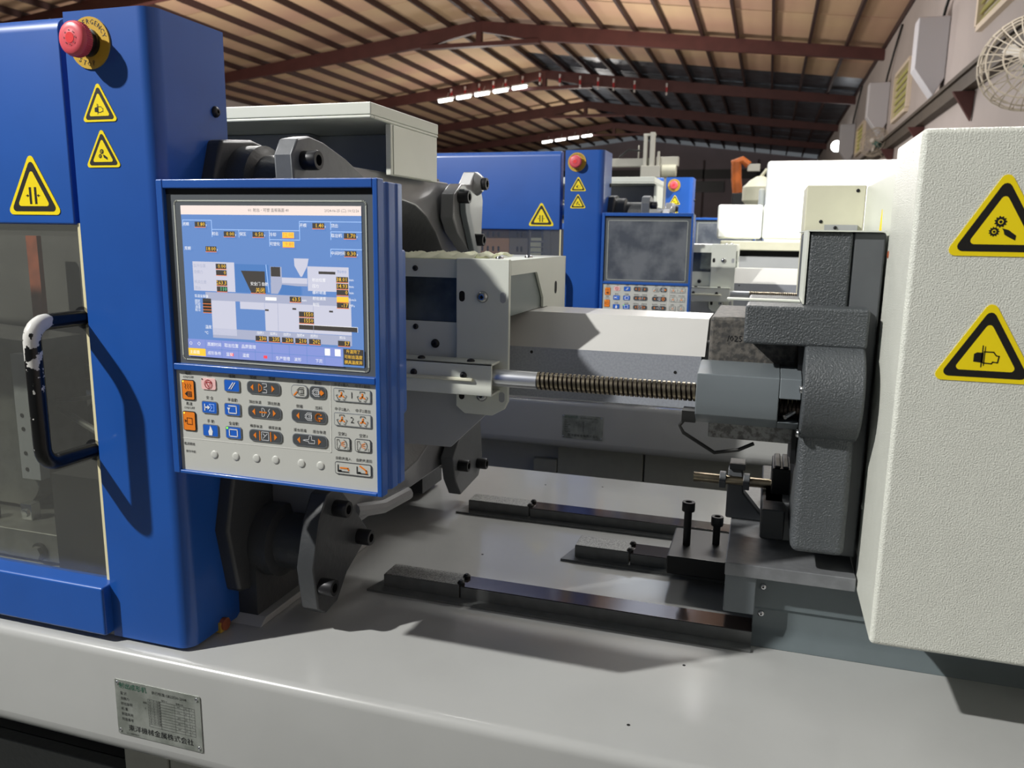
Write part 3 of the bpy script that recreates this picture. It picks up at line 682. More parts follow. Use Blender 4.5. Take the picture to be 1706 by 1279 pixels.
    cap('清洗', -.514, -.1742); cap('射出', -.490, -.1742); cap('倒吸', -.5155, -.2040); cap('加料', -.490, -.2040); cap('座台前進', -.516, -.2330, .0044); cap('座台後退', -.490, -.2330, .0044)
    cap('中子1進入', -.459, -.1740, .0044); cap('中子1退出', -.432, -.1740, .0044); cap('中子2進入', -.459, -.2030, .0044); cap('中子2退出', -.432, -.2030, .0044)
    cap('空氣2', -.4595, -.2325, .0046); cap('空氣1', -.432, -.2325, .0046); cap('自動夾進入', -.459, -.2622, .0042); cap('自動夾退回', -.432, -.2622, .0042); cap('電源開啟', -.676, -.2648, .0042); cap('操作中斷', -.6745, -.2745, .0038)
    k0 = kp.build('keypad', t, smooth=0)
    K = .0012; YK = y - K
    def key(x0, x1, z0, z1, m, rim=None, r=.0025, deco=None):
        b = B(rim or m)
        b.prism(rr(x0, x1, z0, z1, r), y, YK, 'Y', rim or m)
        if rim: b.flat(rr(x0 + .0009, x1 - .0009, z0 + .0009, z1 - .0009, max(.0005, r - .0009)), YK, m, .0002)
        if deco: deco(b, (x0 + x1) / 2, (z0 + z1) / 2)
        return b.build('key', k0, smooth=0)
    T = .0005
    def tri_l(b, x, z, s=.004, m='key_orange'): b.flat([(x - s * .55, z), (x + s * .45, z - s), (x + s * .45, z + s)], YK, m, T)
    def tri_r(b, x, z, s=.004, m='key_orange'): b.flat([(x + s * .55, z), (x - s * .45, z - s), (x - s * .45, z + s)], YK, m, T)
    PL = lambda b, p, m='print_white', w=.0006: b.poly(p, w, YK, m, T + .0001)
    def d_heat(b, x, z):
        for k in (-1, 0, 1): PL(b, [(x + k * .0036 + (.0007 if j % 2 else -.0007), z + .008 - j * .0022) for j in range(4)], 'print_black', .0006)
        b.flat([(x - .005, z - .005), (x - .001, z - .0085), (x + .005, z - .0085), (x + .005, z - .0015), (x - .001, z - .0015)], YK, 'print_black', T)
        for k in range(3): PL(b, [(x + k * .002, z - .0078), (x + k * .002, z - .0022)], 'key_orange', .0005)
        b.flat(circ(x - .0068, z + .0105, .0012, 10), YK, 'led_yellow', T)
    def d_motor(b, x, z):
        PL(b, [(x - .003, z + .004), (x + .0045, z + .004), (x + .0045, z - .004), (x - .003, z - .004), (x - .003, z + .004)], 'print_black'); PL(b, [(x - .003, z), (x - .006, z)], 'print_black', .001)
        PL(b, [(x - .006, z + .002), (x - .006, z - .002)], 'print_black'); b.flat(circ(x - .0068, z + .0100, .0012, 10), YK, 'led_yellow', T)
    def d_off(b, x, z):
        PL(b, circ(x, z, .0052, 18) + [(x + .0052, z)], 'print_red', .0009); PL(b, [(x - .0035, z + .0025), (x + .0035, z + .0025), (x, z - .0035), (x - .0035, z + .0025)], 'print_red', .0008)
        b.flat(circ(x - .0088, z + .0058, .0009, 8), YK, 'print_black', T)
    def d_reset(b, x, z): PL(b, [(x - .004, z - .004), (x + .002, z + .004)], w=.0011); PL(b, [(x - .001, z - .004), (x + .005, z + .004)], w=.0011)
    def d_cool(b, x, z):
        PL(b, [(x - .0065, z + .004), (x - .0065, z - .004)], w=.0012); PL(b, [(x - .006, z), (x - .002, z)], w=.0018); b.flat([(x + .001, z), (x - .0025, z + .003), (x - .0025, z - .003)], YK, 'print_white', T)
        PL(b, [(x, z + .0042), (x + .007, z + .0042), (x + .007, z - .0042), (x, z - .0042), (x + .004, z), (x, z + .0042)], 'scr_line', .0005)
    def d_semi(b, x, z): PL(b, [(x - .005, z + .0045), (x + .006, z + .0045), (x + .006, z - .0045), (x - .005, z - .0045), (x - .005, z - .0015)], w=.0012); b.flat([(x - .0075, z + .002), (x - .0025, z + .002), (x - .005, z - .0015)], YK, 'print_white', T)
    def d_hand(b, x, z): b.flat([(x - .002, z - .006), (x + .0025, z - .006), (x + .0035, z - .001), (x + .002, z + .003), (x, z + .0065), (x - .001, z + .002), (x - .003, z - .001)], YK, 'print_white', T)
    def d_auto(b, x, z): PL(b, [(x - .0055, z + .0042), (x + .006, z + .0042), (x + .006, z - .0045), (x - .0055, z - .0045), (x - .0055, z + .0042)], w=.0012); b.flat(circ(x - .0085, z + .0055, .0014, 10), YK, 'led_green', T)
    def d_m1(b, x, z):
        tri_l(b, x - .0155, z); tri_r(b, x + .0135, z); PL(b, [(x - .006, z + .005), (x - .006, z - .005), (x - .002, z - .002), (x - .002, z + .002), (x - .006, z + .005)], 'key_orange', .0009)
        PL(b, [(x - .001, z + .0055), (x + .005, z + .0055), (x + .005, z + .002), (x + .001, z + .001)]); PL(b, [(x - .001, z - .0055), (x + .005, z - .0055), (x + .005, z - .002), (x + .001, z - .001)])
    def d_m2(b, x, z):
        tri_l(b, x - .0145, z); tri_r(b, x + .0140, z); PL(b, [(x - .003, z + .005), (x - .0005, z + .005), (x + .001, z + .002), (x + .001, z - .002), (x - .0005, z - .005), (x - .003, z - .005), (x - .003, z + .005)])
        PL(b, [(x - .006, z), (x + .003, z)], 'key_orange', .0018); PL(b, [(x + .008, z + .005), (x + .006, z + .002), (x + .008, z), (x + .006, z - .003), (x + .004, z - .006)])
    def d_m3(b, x, z):
        tri_l(b, x - .0145, z); tri_r(b, x + .0145, z); PL(b, [(x - .0075, z + .0055), (x - .0075, z - .0055)], 'key_orange', .0012); PL(b, [(x + .0078, z + .0055), (x + .0078, z - .0055)], 'key_orange', .0012)
        PL(b, [(x - .005, z + .005), (x + .005, z + .005), (x + .005, z - .005), (x - .005, z - .005), (x - .005, z + .005)]); PL(b, [(x - .003, z + .003), (x, z), (x + .003, z + .003)]); PL(b, [(x - .003, z - .003), (x, z)])
    def nozz(b, x, z, m, o=1):
        PL(b, [(x + .0045, z + .0045), (x - .0015, z + .0045), (x - .005, z + .001)], m); PL(b, [(x + .0045, z - .0045), (x - .0015, z - .0045), (x - .005, z - .001)], m)
        PL(b, [(x - .004, z), (x - .001, z + .0027), (x + .004, z + .0027), (x + .004, z - .0027), (x - .001, z - .0027), (x - .004, z)], m)
        for k in range(3): PL(b, [(x + .0002 + k * .0016, z + .0025), (x + .0002 + k * .0016, z - .0025)], m, .0004)
    def d_n1(b, x, z): nozz(b, x + .002, z, 'print_black'); PL(b, [(x - .003, z - .001), (x - .007, z - .005)], 'key_orange', .0018)
    def d_n2(b, x, z): nozz(b, x - .002, z, 'print_white'); b.flat([(x + .009, z), (x + .005, z + .0035), (x + .003, z + .001), (x + .003, z - .001), (x + .005, z - .0035)], YK, 'key_orange', T + .0002)
    def d_i2(b, x, z):
        tri_l(b, x - .0145, z); nozz(b, x, z, 'print_white'); P = [(x + .0135 + .0042 * math.cos(a), z + .0042 * math.sin(a)) for a in [R(40 + 25 * i) for i in range(11)]]; PL(b, P, 'key_orange', .0019); PL(b, [(x + .0135, z - .001), (x + .018, z - .001)], 'key_orange', .0017)
    def d_i3(b, x, z):
        tri_l(b, x - .0145, z); tri_r(b, x + .0135, z); PL(b, [(x - .009, z), (x - .005, z + .001), (x - .001, z + .001), (x, z + .006), (x + .003, z + .006), (x + .003, z + .001), (x + .007, z + .001), (x + .007, z - .003), (x - .001, z - .003), (x - .001, z - .001), (x - .009, z)])
    def core(b, x, z):
        for k in range(3):
            a = R(90 + 120 * k); PL(b, [(x, z), (x + .0036 * math.cos(a), z + .0036 * math.sin(a))], 'key_orange', .0018)
            c, s_ = math.cos(a), math.sin(a); n = (-s_, c)
            PL(b, [(x + .004 * c + .003 * n[0], z + .004 * s_ + .003 * n[1]), (x + .006 * c + .003 * n[0], z + .006 * s_ + .003 * n[1]), (x + .006 * c - .003 * n[0], z + .006 * s_ - .003 * n[1]), (x + .004 * c - .003 * n[0], z + .004 * s_ - .003 * n[1])], 'print_black', .0006)
    def d_c(n):
        def f(b, x, z): core(b, x - .0135, z - .0005); core(b, x + .0135, z - .0005); b.text(n, x, z, .0105, YK, 'print_black', 'CENTER', T)
        return f
    def d_a(n):
        def f(b, x, z):
            PL(b, [(x - .007, z + .005), (x - .004, z + .005), (x - .004, z + .003), (x - .002, z + .001), (x - .002, z - .001), (x - .004, z - .003), (x - .004, z - .0055), (x - .007, z - .0055), (x - .007, z + .005)], 'print_black', .0005)
            for q in (-1, 0, 1): PL(b, [(x - .001, z + q * .0015), (x + .003, z + q * .003)], 'key_orange', .0009)
            PL(b, [(x + .002, z + .005), (x + .0045, z + .004), (x + .006, z), (x + .0045, z - .004), (x + .002, z - .005)], 'print_black', .0006); b.text(n, x + .0072, z - .0045, .0045, YK, 'print_black', 'CENTER', T)
        return f
    def d_r(b, x, z):
        for q in (-1, 1):
            X = x + q * .0125; PL(b, [(X - .007, z + .004), (X - .007, z - .004), (X + .007, z - .004)], 'print_black', .0012); PL(b, [(X - .005, z - .003), (X - .003, z - .003)], 'print_black', .002)
            if q < 0: PL(b, [(X - .004, z + .0005), (X + .006, z + .0005), (X + .0068, z - .0018)], 'key_orange', .0019)
            else: PL(b, [(X - .003, z + .005), (X + .005, z), (X + .005, z - .0028)], 'key_orange', .0021)
    key(-.6818, -.6630, -.2078, -.1824, 'key_orange', 'print_black', deco=d_heat); key(-.6829, -.6640, -.2471, -.2223, 'key_orange', 'print_black', deco=d_motor)
    key(-.6522, -.6318, -.1925, -.1787, 'key_pink', deco=d_off); key(-.6194, -.5972, -.1929, -.1777, 'key_blue', 'key_rim', deco=d_reset)
    key(-.6535, -.6312, -.2227, -.2071, 'key_blue', 'key_rim', deco=d_cool); key(-.6206, -.5976, -.2227, -.2071, 'key_blue', 'key_rim', deco=d_semi)
    key(-.6540, -.6313, -.2520, -.2364, 'key_blue', 'key_rim', deco=d_hand); key(-.6205, -.5980, -.2518, -.2363, 'key_blue', 'key_rim', deco=d_auto)
    for z0_, z1_, d1, d2 in ((-.1928, -.1772, d_m1, None), (-.2224, -.2071, d_m2, d_i2), (-.2516, -.2368, d_m3, d_i3)):
        key(-.5869, -.5408, z0_, z1_, 'key_dark', 'key_rim', .0055, d1)
        if d2: key(-.5264, -.4794, z0_, z1_, 'key_dark', 'key_rim', .0055, d2)
    key(-.5255, -.5037, -.1926, -.1776, 'keypad', 'key_rim', .005, d_n1); key(-.5011, -.4792, -.1925, -.1775, 'key_dark', 'key_rim', .005, d_n2)
    key(-.4692, -.4213, -.1932, -.1776, 'keypad', 'key_rim', .002, d_c('1')); key(-.4692, -.4213, -.2224, -.2066, 'keypad', 'key_rim', .002, d_c('2'))
    key(-.4693, -.4490, -.2517, -.2362, 'keypad', 'key_dark', .0025, d_a('2')); key(-.4428, -.4223, -.2515, -.2361, 'keypad', 'key_dark', .0025, d_a('1')); key(-.4698, -.4222, -.2811, -.2660, 'keypad', 'key_dark', .0025, d_r)
    for x, z in ((-.6745, -.2745),): pass
    for x, z in ((-.6395, -.2750), (-.6082, -.2745), (-.5785, -.2738), (-.5515, -.2730), (-.5158, -.2738), (-.4897, -.2739)):
        b = B('keypad'); b.lathe((x, y, z), (0, -1, 0), [(0, .0052), (.0006, .0050), (.0010, .0040), (.0012, .002)], 20); b.build('blank_button', k0, smooth=60)
    return t
pan = make_panel(True); pan['label'] = 'nearest blue control panel with lit colour screen above membrane keys'

# platen with four tie bar plates
plat = empty('platen', (-.65, 1.3, -.566), 'nearest dark grey cast platen with tie bar plates on legs', 'platen', 'platens')
b = B('cast_smooth')
P = [(.92, -.52), (.90, -.42), (.93, -.30), (.93, .0), (.91, .06), (.93, .118), (1.0, .125), (1.12, .105), (1.5, .105), (1.6, .125), (1.68, .118), (1.69, .06), (1.67, 0), (1.67, -.3), (1.70, -.42), (1.68, -.52), (1.6, -.54), (1.45, -.48), (1.15, -.48), (1.0, -.54)]
b.prism(P, -.80, -.70, 'X', 'dark_cast')
b.build('plate', plat, bevel=.006)
# arched ring around the nozzle recess
b = B('lit_grey'); n = 28; lo = []
for i in range(n):
    a = 2 * PI * i / n
    yo_ = 1.3 + .29 * max(-1, min(1, 1.3 * math.cos(a))); zo_ = -.19 + .29 * max(-1, min(1, 1.3 * math.sin(a)))
    lo.append(((yo_, zo_), (1.3 + .235 * math.cos(a), -.19 + .245 * math.sin(a)), (1.3 + .12 * math.cos(a), -.19 + .11 * math.sin(a))))
def V(p, x): return b.bm.verts.new((x, p[0], p[1]))
r1 = [V(q[0], -.70) for q in lo]; r2_ = [V(q[0], -.622) for q in lo]; r3 = [V(q[1], -.612) for q in lo]; r4 = [V(q[2], -.705) for q in lo]
for i in range(n):
    j = (i + 1) % n
    b.bm.faces.new((r1[i], r1[j], r2_[j], r2_[i])); b.bm.faces.new((r2_[i], r2_[j], r3[j], r3[i])); f = b.bm.faces.new((r3[i], r3[j], r4[j], r4[i])); f.material_index = b.mi('dark_cast')
b.build('nozzle_ring', plat, bevel=.004, smooth=50)
for k in (0, 1, 2, 3, 4, 5):
    a = R(30 + 60 * k); b = B('cast_smooth'); c, s_ = math.cos(a), math.sin(a)
    b.prism([(1.3 + .11 * c - .014 * s_, -.19 + .1 * s_ + .014 * c), (1.3 + .11 * c + .014 * s_, -.19 + .1 * s_ - .014 * c), (1.3 + .27 * c + .014 * s_, -.19 + .25 * s_ - .014 * c), (1.3 + .27 * c - .014 * s_, -.19 + .25 * s_ + .014 * c)], -.705, -.65, 'X'); b.build('rib', plat, bevel=.003)
PLT = [  # greys follow the light: lower front plate painted darker, upper rear lighter
 (.985, .06, 'cast_smooth', [(.915, .0), (.908, .095), (.922, .116), (.95, .122), (.985, .118), (1.045, .102), (1.13, .07), (1.12, .05), (1.06, -.02), (.98, -.05)], [(.935, .090), (1.075, .045), (.95, -.01)]),
 (.995, -.462, 'dark_cast', [(.935, -.535), (.925, -.47), (.945, -.405), (.968, -.372), (1.0, -.366), (1.03, -.40), (1.088, -.465), (1.083, -.482), (1.02, -.512), (.99, -.545), (.955, -.55)], [(.990, -.399), (1.058, -.468), (.945, -.502)]),
 (1.56, .055, 'lit_grey', [(1.455, .03), (1.46, .075), (1.50, .096), (1.55, .098), (1.58, .125), (1.60, .12), (1.625, .07), (1.615, -.04), (1.57, -.05), (1.52, -.02), (1.48, -.0)], [(1.588, .101), (1.486, .07), (1.572, -.012)]),
 (1.555, -.46, 'cast_smooth', [(1.47, -.50), (1.455, -.45), (1.50, -.41), (1.545, -.36), (1.60, -.345), (1.62, -.40), (1.635, -.498), (1.61, -.53), (1.50, -.54)], [(1.49, -.472), (1.602, -.498)])]
for (cy_, cz_, mt, P, bolts) in PLT:
    b = B('dark_cast'); b.lathe((-.70, cy_, cz_), (1, 0, 0), [(-.1, .055), (.0, .055), (.03, .055), (.035, .042), (.06, .042), (.092, .042)], 36); b.build('tie_bar_nut', plat, smooth=40)
    b = B(mt); b.prism(P, -.608, -.58, 'X'); rp = b.build('retaining_plate', plat, bevel=.003)
    for q in bolts: socket_bolt('bolt', (-.58, q[0], q[1]), (1, 0, 0), .0125, .022, rp)
b = B('lit_grey'); b.lathe((-.58, 1.588, .101), (1, 0, 0), [(0, .024), (.004, .022), (.012, .015)], 20); b.build('boss', plat, smooth=40)
b = B('grey_paint'); b.prism([(1.478, .085), (1.505, .085), (1.512, .045), (1.568, -.05), (1.545, -.052), (1.486, .04)], -.578, -.566, 'X'); b.build('link_bar', plat, bevel=.002)
for y0 in (.945, 1.55):
    b = B('dark_cast'); b.box(-.80, -.69, y0, y0 + .11, -.566, -.478); b.cyl((-.755, y0 + .05, -.478), (-.755, y0 + .05, -.455), .03, 24); b.cyl((-.755, y0 + .05, -.455), (-.755, y0 + .05, -.4545), .016, 6, 'hole'); b.build('foot', plat, bevel=.004)
b = B('steel'); b.cyl((-1.7, .985, .068), (-.8, .985, .068), .04, 24); b.build('tie_bar', plat)
b = B('mold_steel'); b.lathe((-.705, 1.3, -.19), (1, 0, 0), [(0, .06), (.02, .06), (.03, .045), (.15, .03), (.17, .012)], 24); b.build('nozzle', plat)
# light grey drip tray curl under the ring
b = B('sheet_grey'); b.tube([(-.62, 1.12, -.452), (-.60, 1.18, -.462), (-.585, 1.25, -.458)], .012, 10); b.build('drip_tube', plat)

# hood over the platen
hood = empty('hood_cover', (-.8, 1.3, .1), 'cream sheet metal hood roof standing over the nearest platen', 'hood', 'machine hoods')
b = B('white'); b.box(-1.35, -.602, 1.165, 1.435, .180, .199); b.box(-1.35, -.6021, 1.1651, 1.178, .175, .1799); b.box(-.610, -.6021, 1.1785, 1.435, .175, .1799); b.build('roof_sheet', hood, bevel=.002)
b = B('white'); b.box(-.612, -.6025, 1.235, 1.43, .0935, .1749); b.build('side_sheet', hood, bevel=.0015)
b = B('white'); b.box(-.6026, -.601, 1.243, 1.40, .095, .174); b.build('side_lid', hood, bevel=.001)
b = B('sheet_grey'); b.box(-1.35, -.6125, 1.40, 1.43, .106, .1795); b.prism([(-1.35, .1795), (-.83, .1795), (-.845, .15), (-.86, .135), (-1.35, .135)], 1.36, 1.4, 'Y'); b.build('rear_sheet', hood, bevel=.002)

# nozzle guard
ng = empty('nozzle_guard', (-.44, 1.3, -.33), 'nearest white sheet metal nozzle guard box with bolted bracket plate', 'nozzle guard', 'nozzle guards')
b = B('white'); YF, YBK, XR_ = 1.135, 1.472, -.36
b.box(-.57, XR_, YF, YBK, -.042, -.038)                                   # top
b.box(-.57, -.44, YF, YF + .004, -.066, -.042); b.box(-.57, -.44, YF, YF + .004, -.20, -.134)   # front strips
b.box(XR_ - .004, XR_, 1.345, YBK, -.20, -.042); b.prism([(YF, -.042), (1.345, -.042), (1.345, -.121), (1.318, -.121), (1.318, -.105), (1.276, -.06), (YF, -.06)], XR_ - .004, XR_, 'X')
b.box(-.57, XR_, YBK - .004, YBK, -.25, -.042)
b.build('box_shell', ng)
b = B('nozzle_pane'); b.box(-.57, -.44, YF + .004, YF + .007, -.134, -.064); b.build('front_window', ng)
b = B('side_pane'); b.box(XR_ - .008, XR_ - .005, 1.14, 1.33, -.1215, -.058); b.build('side_window', ng)
b = B('white'); P = rr(-.444, -.36, -.275, -.036, .004, 3)
P = [(-.444, -.036), (-.36, -.036), (-.36, -.25), (-.366, -.262), (-.385, -.273), (-.43, -.273), (-.444, -.262)]
b.prism(P, 1.126, 1.135, 'Y'); b.build('bracket_plate', ng, bevel=.0015)
for x, z in ((-.4345, -.0925), (-.3695, -.0925), (-.4345, -.243), (-.3695, -.243)):
    b = B('hole' if x < -.4 else 'sheet_grey'); b.prism(rr(x - .0045, x + .0045, z - .008, z + .008, .0044), 1.1262, 1.1256, 'Y'); b.build('slot_hole', ng)
screw('bolt', (-.4015, 1.126, -.0925), (0, -1, 0), .009, ng, 'steel'); screw('bolt', (-.4015, 1.126, -.243), (0, -1, 0), .009, ng, 'steel')
for x, z in ((-.515, -.053), (-.515, -.143)): screw('screw', (x, YF, z), (0, -1, 0), .0045, ng, 'black')
screw('screw', (-.482, YF, -.168), (0, -1, 0), .007, ng, 'oxide')
b = B('sheet_grey'); b.prism([(-.60, -.19), (-.40, -.19), (-.385, -.262), (-.457, -.332), (-.60, -.334)], 1.136, 1.142, 'Y'); b.build('lower_plate', ng, bevel=.001)
b = B('hole'); b.prism([(1.4 + q[0], -.092 + q[1]) for q in rr(-.007, .007, -.011, .011, .006)], XR_, XR_ + .0006, 'X'); b.build('slot_hole', ng)
for x in (-.40, -.352 - .03): screw('screw', (x, 1.2 if x < -.39 else 1.3, -.038), (0, 0, 1), .007, ng)
# crumpled insulation cloth on top of the guard
b = B('cloth'); nx, ny = 26, 16; g = []
for i in range(nx):
    for j in range(ny):
        x = -.57 + .15 * i / (nx - 1); y = 1.137 + .2 * j / (ny - 1)
        z = -.034 + .003 * math.sin(i * 1.3 + j * .7) + .0025 * math.sin(i * .6 - j * 1.7) + random.uniform(-.0006, .0006)
        if j == 0: z = -.037
        g.append(b.bm.verts.new((x, y, z)))
for i in range(nx - 1):
    for j in range(ny - 1): b.bm.faces.new((g[i * ny + j], g[(i + 1) * ny + j], g[(i + 1) * ny + j + 1], g[i * ny + j + 1]))
bmesh.ops.solidify(b.bm, geom=list(b.bm.faces), thickness=.0015)
cloth = tag(b.build('insulation_cloth', smooth=60), 'crumpled white insulation cloth lying on the nearest nozzle guard', 'cloth')

# sleeve, ball screw
t = empty('screw_sleeve', (-.47, 1.107, -.235), 'nearest dirty white channel sleeve bolted over the ball screw end', 'sleeve', 'screw sleeves'); sleeve = t
b = B('white'); b.box(-.60, -.372, 1.085, 1.126, -.190, -.1865); b.box(-.60, -.372, 1.085, 1.0885, -.233, -.1865); b.box(-.60, -.372, 1.085, 1.126, -.235, -.2315); b.build('channel', t, bevel=.001)
b = B('cream'); b.box(-.60, -.40, 1.080, 1.085, -.214, -.2085); b.build('ledge', t, bevel=.002)
for x in (-.49, -.41): screw('screw', (x, 1.10, -.1865), (0, 0, 1), .006, t, 'oxide'); screw('screw', (x - .006, 1.085, -.206), (0, -1, 0), .0055, t, 'oxide')
sc_ = empty('ball_screw', (-.2, 1.1, -.222), 'nearest steel ball screw with polished end and brown threads', 'ball screw', 'ball screws')
b = B('shaft'); b.cyl((-.45, 1.104, -.2093), (-.307, 1.104, -.2093), .0128, 32); b.build('smooth_shaft', sc_, smooth=50)
b = B('screw_steel'); zc, yc, rs, pitch = -.2093, 1.104, .0132, .0067; n = 20; turns = 54; X0 = -.309; prof = [(0, 1), (.55, 1), (.66, .86), (.80, .83), (.93, .86)]
rows = []
for s in range(turns * n + 1):
    a = 2 * PI * s / n; rows.append([b.bm.verts.new((X0 + pitch * (s / n + q[0]), yc + rs * q[1] * math.cos(a), zc + rs * q[1] * math.sin(a))) for q in prof])
md_ = b.mi('thread_dark')
for s in range(turns * n):
    A, C = rows[s], rows[s + 1]
    for j in range(len(prof) - 1):
        f = b.bm.faces.new((A[j], A[j + 1], C[j + 1], C[j])); f.material_index = md_ if j >= 1 else 0
    if s >= 0 and s + n + 1 < len(rows):
        f = b.bm.faces.new((A[-1], rows[s + n][0], rows[s + n + 1][0], C[-1])); f.material_index = md_
b.build('thread', sc_, smooth=30)

# barrel cover
bar = empty('barrel_cover', (-.22, 1.3, -.254), 'nearest eight sided sheet metal barrel cover behind the ball screw', 'barrel cover', 'barrel covers')
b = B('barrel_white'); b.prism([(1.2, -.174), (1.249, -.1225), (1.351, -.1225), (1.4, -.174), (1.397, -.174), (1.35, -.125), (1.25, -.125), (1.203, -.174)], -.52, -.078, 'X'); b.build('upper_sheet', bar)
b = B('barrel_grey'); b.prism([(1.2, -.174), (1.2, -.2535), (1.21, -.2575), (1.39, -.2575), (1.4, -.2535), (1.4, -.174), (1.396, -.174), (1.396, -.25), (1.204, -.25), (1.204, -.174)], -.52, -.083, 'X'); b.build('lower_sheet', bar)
for x, y_, z in ((-.345, 1.2, -.182), (-.12, 1.2, -.2)): b = B('hole'); b.cyl((x, y_, z), (x, y_ - .0004, z), .0025, 8); b.build('bolt_hole', bar)
b = B('steel'); b.cyl((-.36, 1.3, -.19), (-.07, 1.3, -.19), .03, 20); b.build('barrel', bar)

# holder block
b = B('rust_block'); b.box(-.070, .05, 1.15, 1.36, -.20, -.109)
hb_ = empty('barrel_holder', (-.01, 1.25, -.28), 'nearest rust stained steel holder block beneath the cast arm', 'holder block', 'barrel holders')
b.build('upper_block', hb_, bevel=.005); b = B('rust_light'); b.box(-.063, .05, 1.13, 1.36, -.278, -.20); b.build('lower_block', hb_, bevel=.002)
b = B('print_black'); b.text('/025', -.046, -.139, .012, 1.15, 'print_black', 'LEFT'); b.build('stamped_mark', hb_, smooth=0)

# screw shroud
sh = empty('screw_shroud', (-.01, 1.1, -.25), 'nearest grey octagonal sheet shroud covering the ball screw nut', 'shroud', 'screw shrouds')
PF = [(1.125, -.1695), (1.073, -.178), (1.066, -.214), (1.073, -.234), (1.10, -.250), (1.145, -.250), (1.145, -.1695)]
b = B('grey_paint'); b.prism(PF, -.0785, .027, 'X'); b.prism([(1.125, -.1695), (1.073, -.178), (1.068, -.204), (1.125, -.204)], .0271, .054, 'X'); b.prism([(1.073, -.236), (1.10, -.250), (1.145, -.250), (1.145, -.236)], .0271, .054, 'X'); b.build('shroud_sheet', sh, bevel=.0015)
b = B('black'); b.box(.0271, .053, 1.11, 1.14, -.235, -.205); b.build('dark_back', sh)
b = B('screw_steel'); 
for k in range(5): b.cyl((.030 + k * .005, 1.09, -.218), (.0335 + k * .005, 1.09, -.218), .011, 20, 'thread_dark')
b.build('nut_end', sh)
b = B('brass_plate'); b.cyl((.048, 1.083, -.222), (.036, 1.070, -.228), .003, 10, 'steel'); b.build('grease_nipple', sh)

# injection carriage casting
ca = empty('carriage_casting', (.09, 1.25, -.42), 'nearest dark grey textured carriage casting between shroud and guard', 'casting', 'carriage castings')
b = B('cast'); b.box(.052, .104, 1.125, 1.44, -.10, .009); b.build('upper_block', ca, bevel=.004, seg=3)
b = B('cast'); b.box(-.0225, .128, 1.085, 1.30, -.1365, -.086); b.build('arm', ca, bevel=.004, seg=3)
b = B('cast'); P = []
for i in range(13): a = R(100 + 150 * i / 12); P.append((1.105 + .062 * math.cos(a), -.196 + .064 * math.sin(a)))
P += [(1.3, -.258), (1.3, -.132)]
b.prism(P, .0545, .1265, 'X'); b.build('bearing_boss', ca, bevel=.004, smooth=50)
b = B('cast'); b.box(.056, .124, 1.082, 1.42, -.415, -.2); b.build('leg_plate', ca, bevel=.010, seg=4)
b = B('cast_smooth'); b.box(.1045, .143, 1.128, 1.45, -.43, .0092); b.build('rear_flange', ca, bevel=.003)
for z in (-.1905, -.2485): screw('bolt', (.0545, 1.072, z), (-1, 0, 0), .006, ca, 'steel')
b = B('black'); b.box(.0485, .0545, 1.11, 1.25, -.30, -.14); b.build('gap_shade', ca)  # black filler standing in for the shade between shroud and boss
b = B('white'); b.box(.0485, .0505, 1.125, 1.26, -.085, .0095); b.box(.0485, .142, 1.12, 1.46, .0096, .0115); b.box(-.05, .047, 1.16, 1.185, -.0855, -.0835); b.build('sheet_edge', ca)

# table, apron and pedestal
pe = empty('pedestal', (.4, 1.35, -.577), 'nearest grey pedestal with steel table plate under the casting', 'pedestal', 'pedestals')
b = B('plate_steel'); b.box(-.0265, .143, 1.09, 1.5, -.4635, -.4445, 'plate_steel'); b.build('table_plate', pe, bevel=.0015)
b = B('grey_paint'); b.box(-.0255, .017, 1.097, 1.5, -.521, -.4635); b.build('slide_block', pe, bevel=.002)
b = B('pedestal'); b.prism([(1.116, -.577), (1.119, -.571), (1.128, -.562), (1.131, -.55), (1.131, -.525), (1.127, -.52), (1.127, -.4635), (1.5, -.4635), (1.5, -.577)], .0155, .95, 'X'); b.build('skirt', pe, bevel=.001)
for z in (-.489, -.532): screw('screw', (.027, 1.127 if z > -.5 else 1.131, z), (0, -1, 0), .005, pe)
b = B('dark_cast'); b.box(.017, .05, 1.16, 1.4, -.43, -.385); b.build('bearing_block', pe, bevel=.003)
b = B('sheet_grey'); b.box(.02, .062, 1.2, 1.32, -.4445, -.385); b.build('stop_block', pe, bevel=.003)

# adjuster
ad = empty('adjuster_bracket', (-.03, 1.29, -.4445), 'dark adjuster bracket with threaded stud on the nearest table plate', 'bracket')
b = B('cast_smooth'); b.prism([(-.036, -.4445), (-.036, -.362), (-.014, -.358), (-.010, -.4), (.02, -.435), (.02, -.4445)], 1.275, 1.30, 'Y'); b.build('lug', ad, bevel=.003)
b = B('black'); b.box(-.034, -.010, 1.27, 1.305, -.362, -.352); b.build('lug_cap', ad, bevel=.001)
b = B('screw_steel')
for k in range(26): b.cyl((-.088 + k * .002, 1.262, -.377), (-.0866 + k * .002, 1.262, -.377), .0078, 16)
b.cyl((-.088, 1.262, -.377), (.03, 1.262, -.377), .0068, 16)
for k in range(16): b.cyl((-.004 + k * .002, 1.262, -.377), (-.0026 + k * .002, 1.262, -.377), .0078, 16)
b.build('threaded_stud', ad)
b = B('steel'); b.cyl((-.048, 1.262, -.377), (-.038, 1.262, -.377), .014, 6, 'cast_smooth'); b.build('nut', ad, bevel=.001)
b = B('steel'); b.cyl((-.012, 1.262, -.377), (-.002, 1.262, -.377), .014, 6, 'cast_smooth'); b.build('nut', ad, bevel=.001)
b = B('black'); b.box(.030, .068, 1.24, 1.32, -.388, -.345)
for k in range(3): b.box(.033 + k * .012, .042 + k * .012, 1.24, 1.32, -.345, -.341)
tag(b.build('ribbed_connector', bevel=.002), 'black ribbed connector block beside the leg of the nearest casting', 'connector')

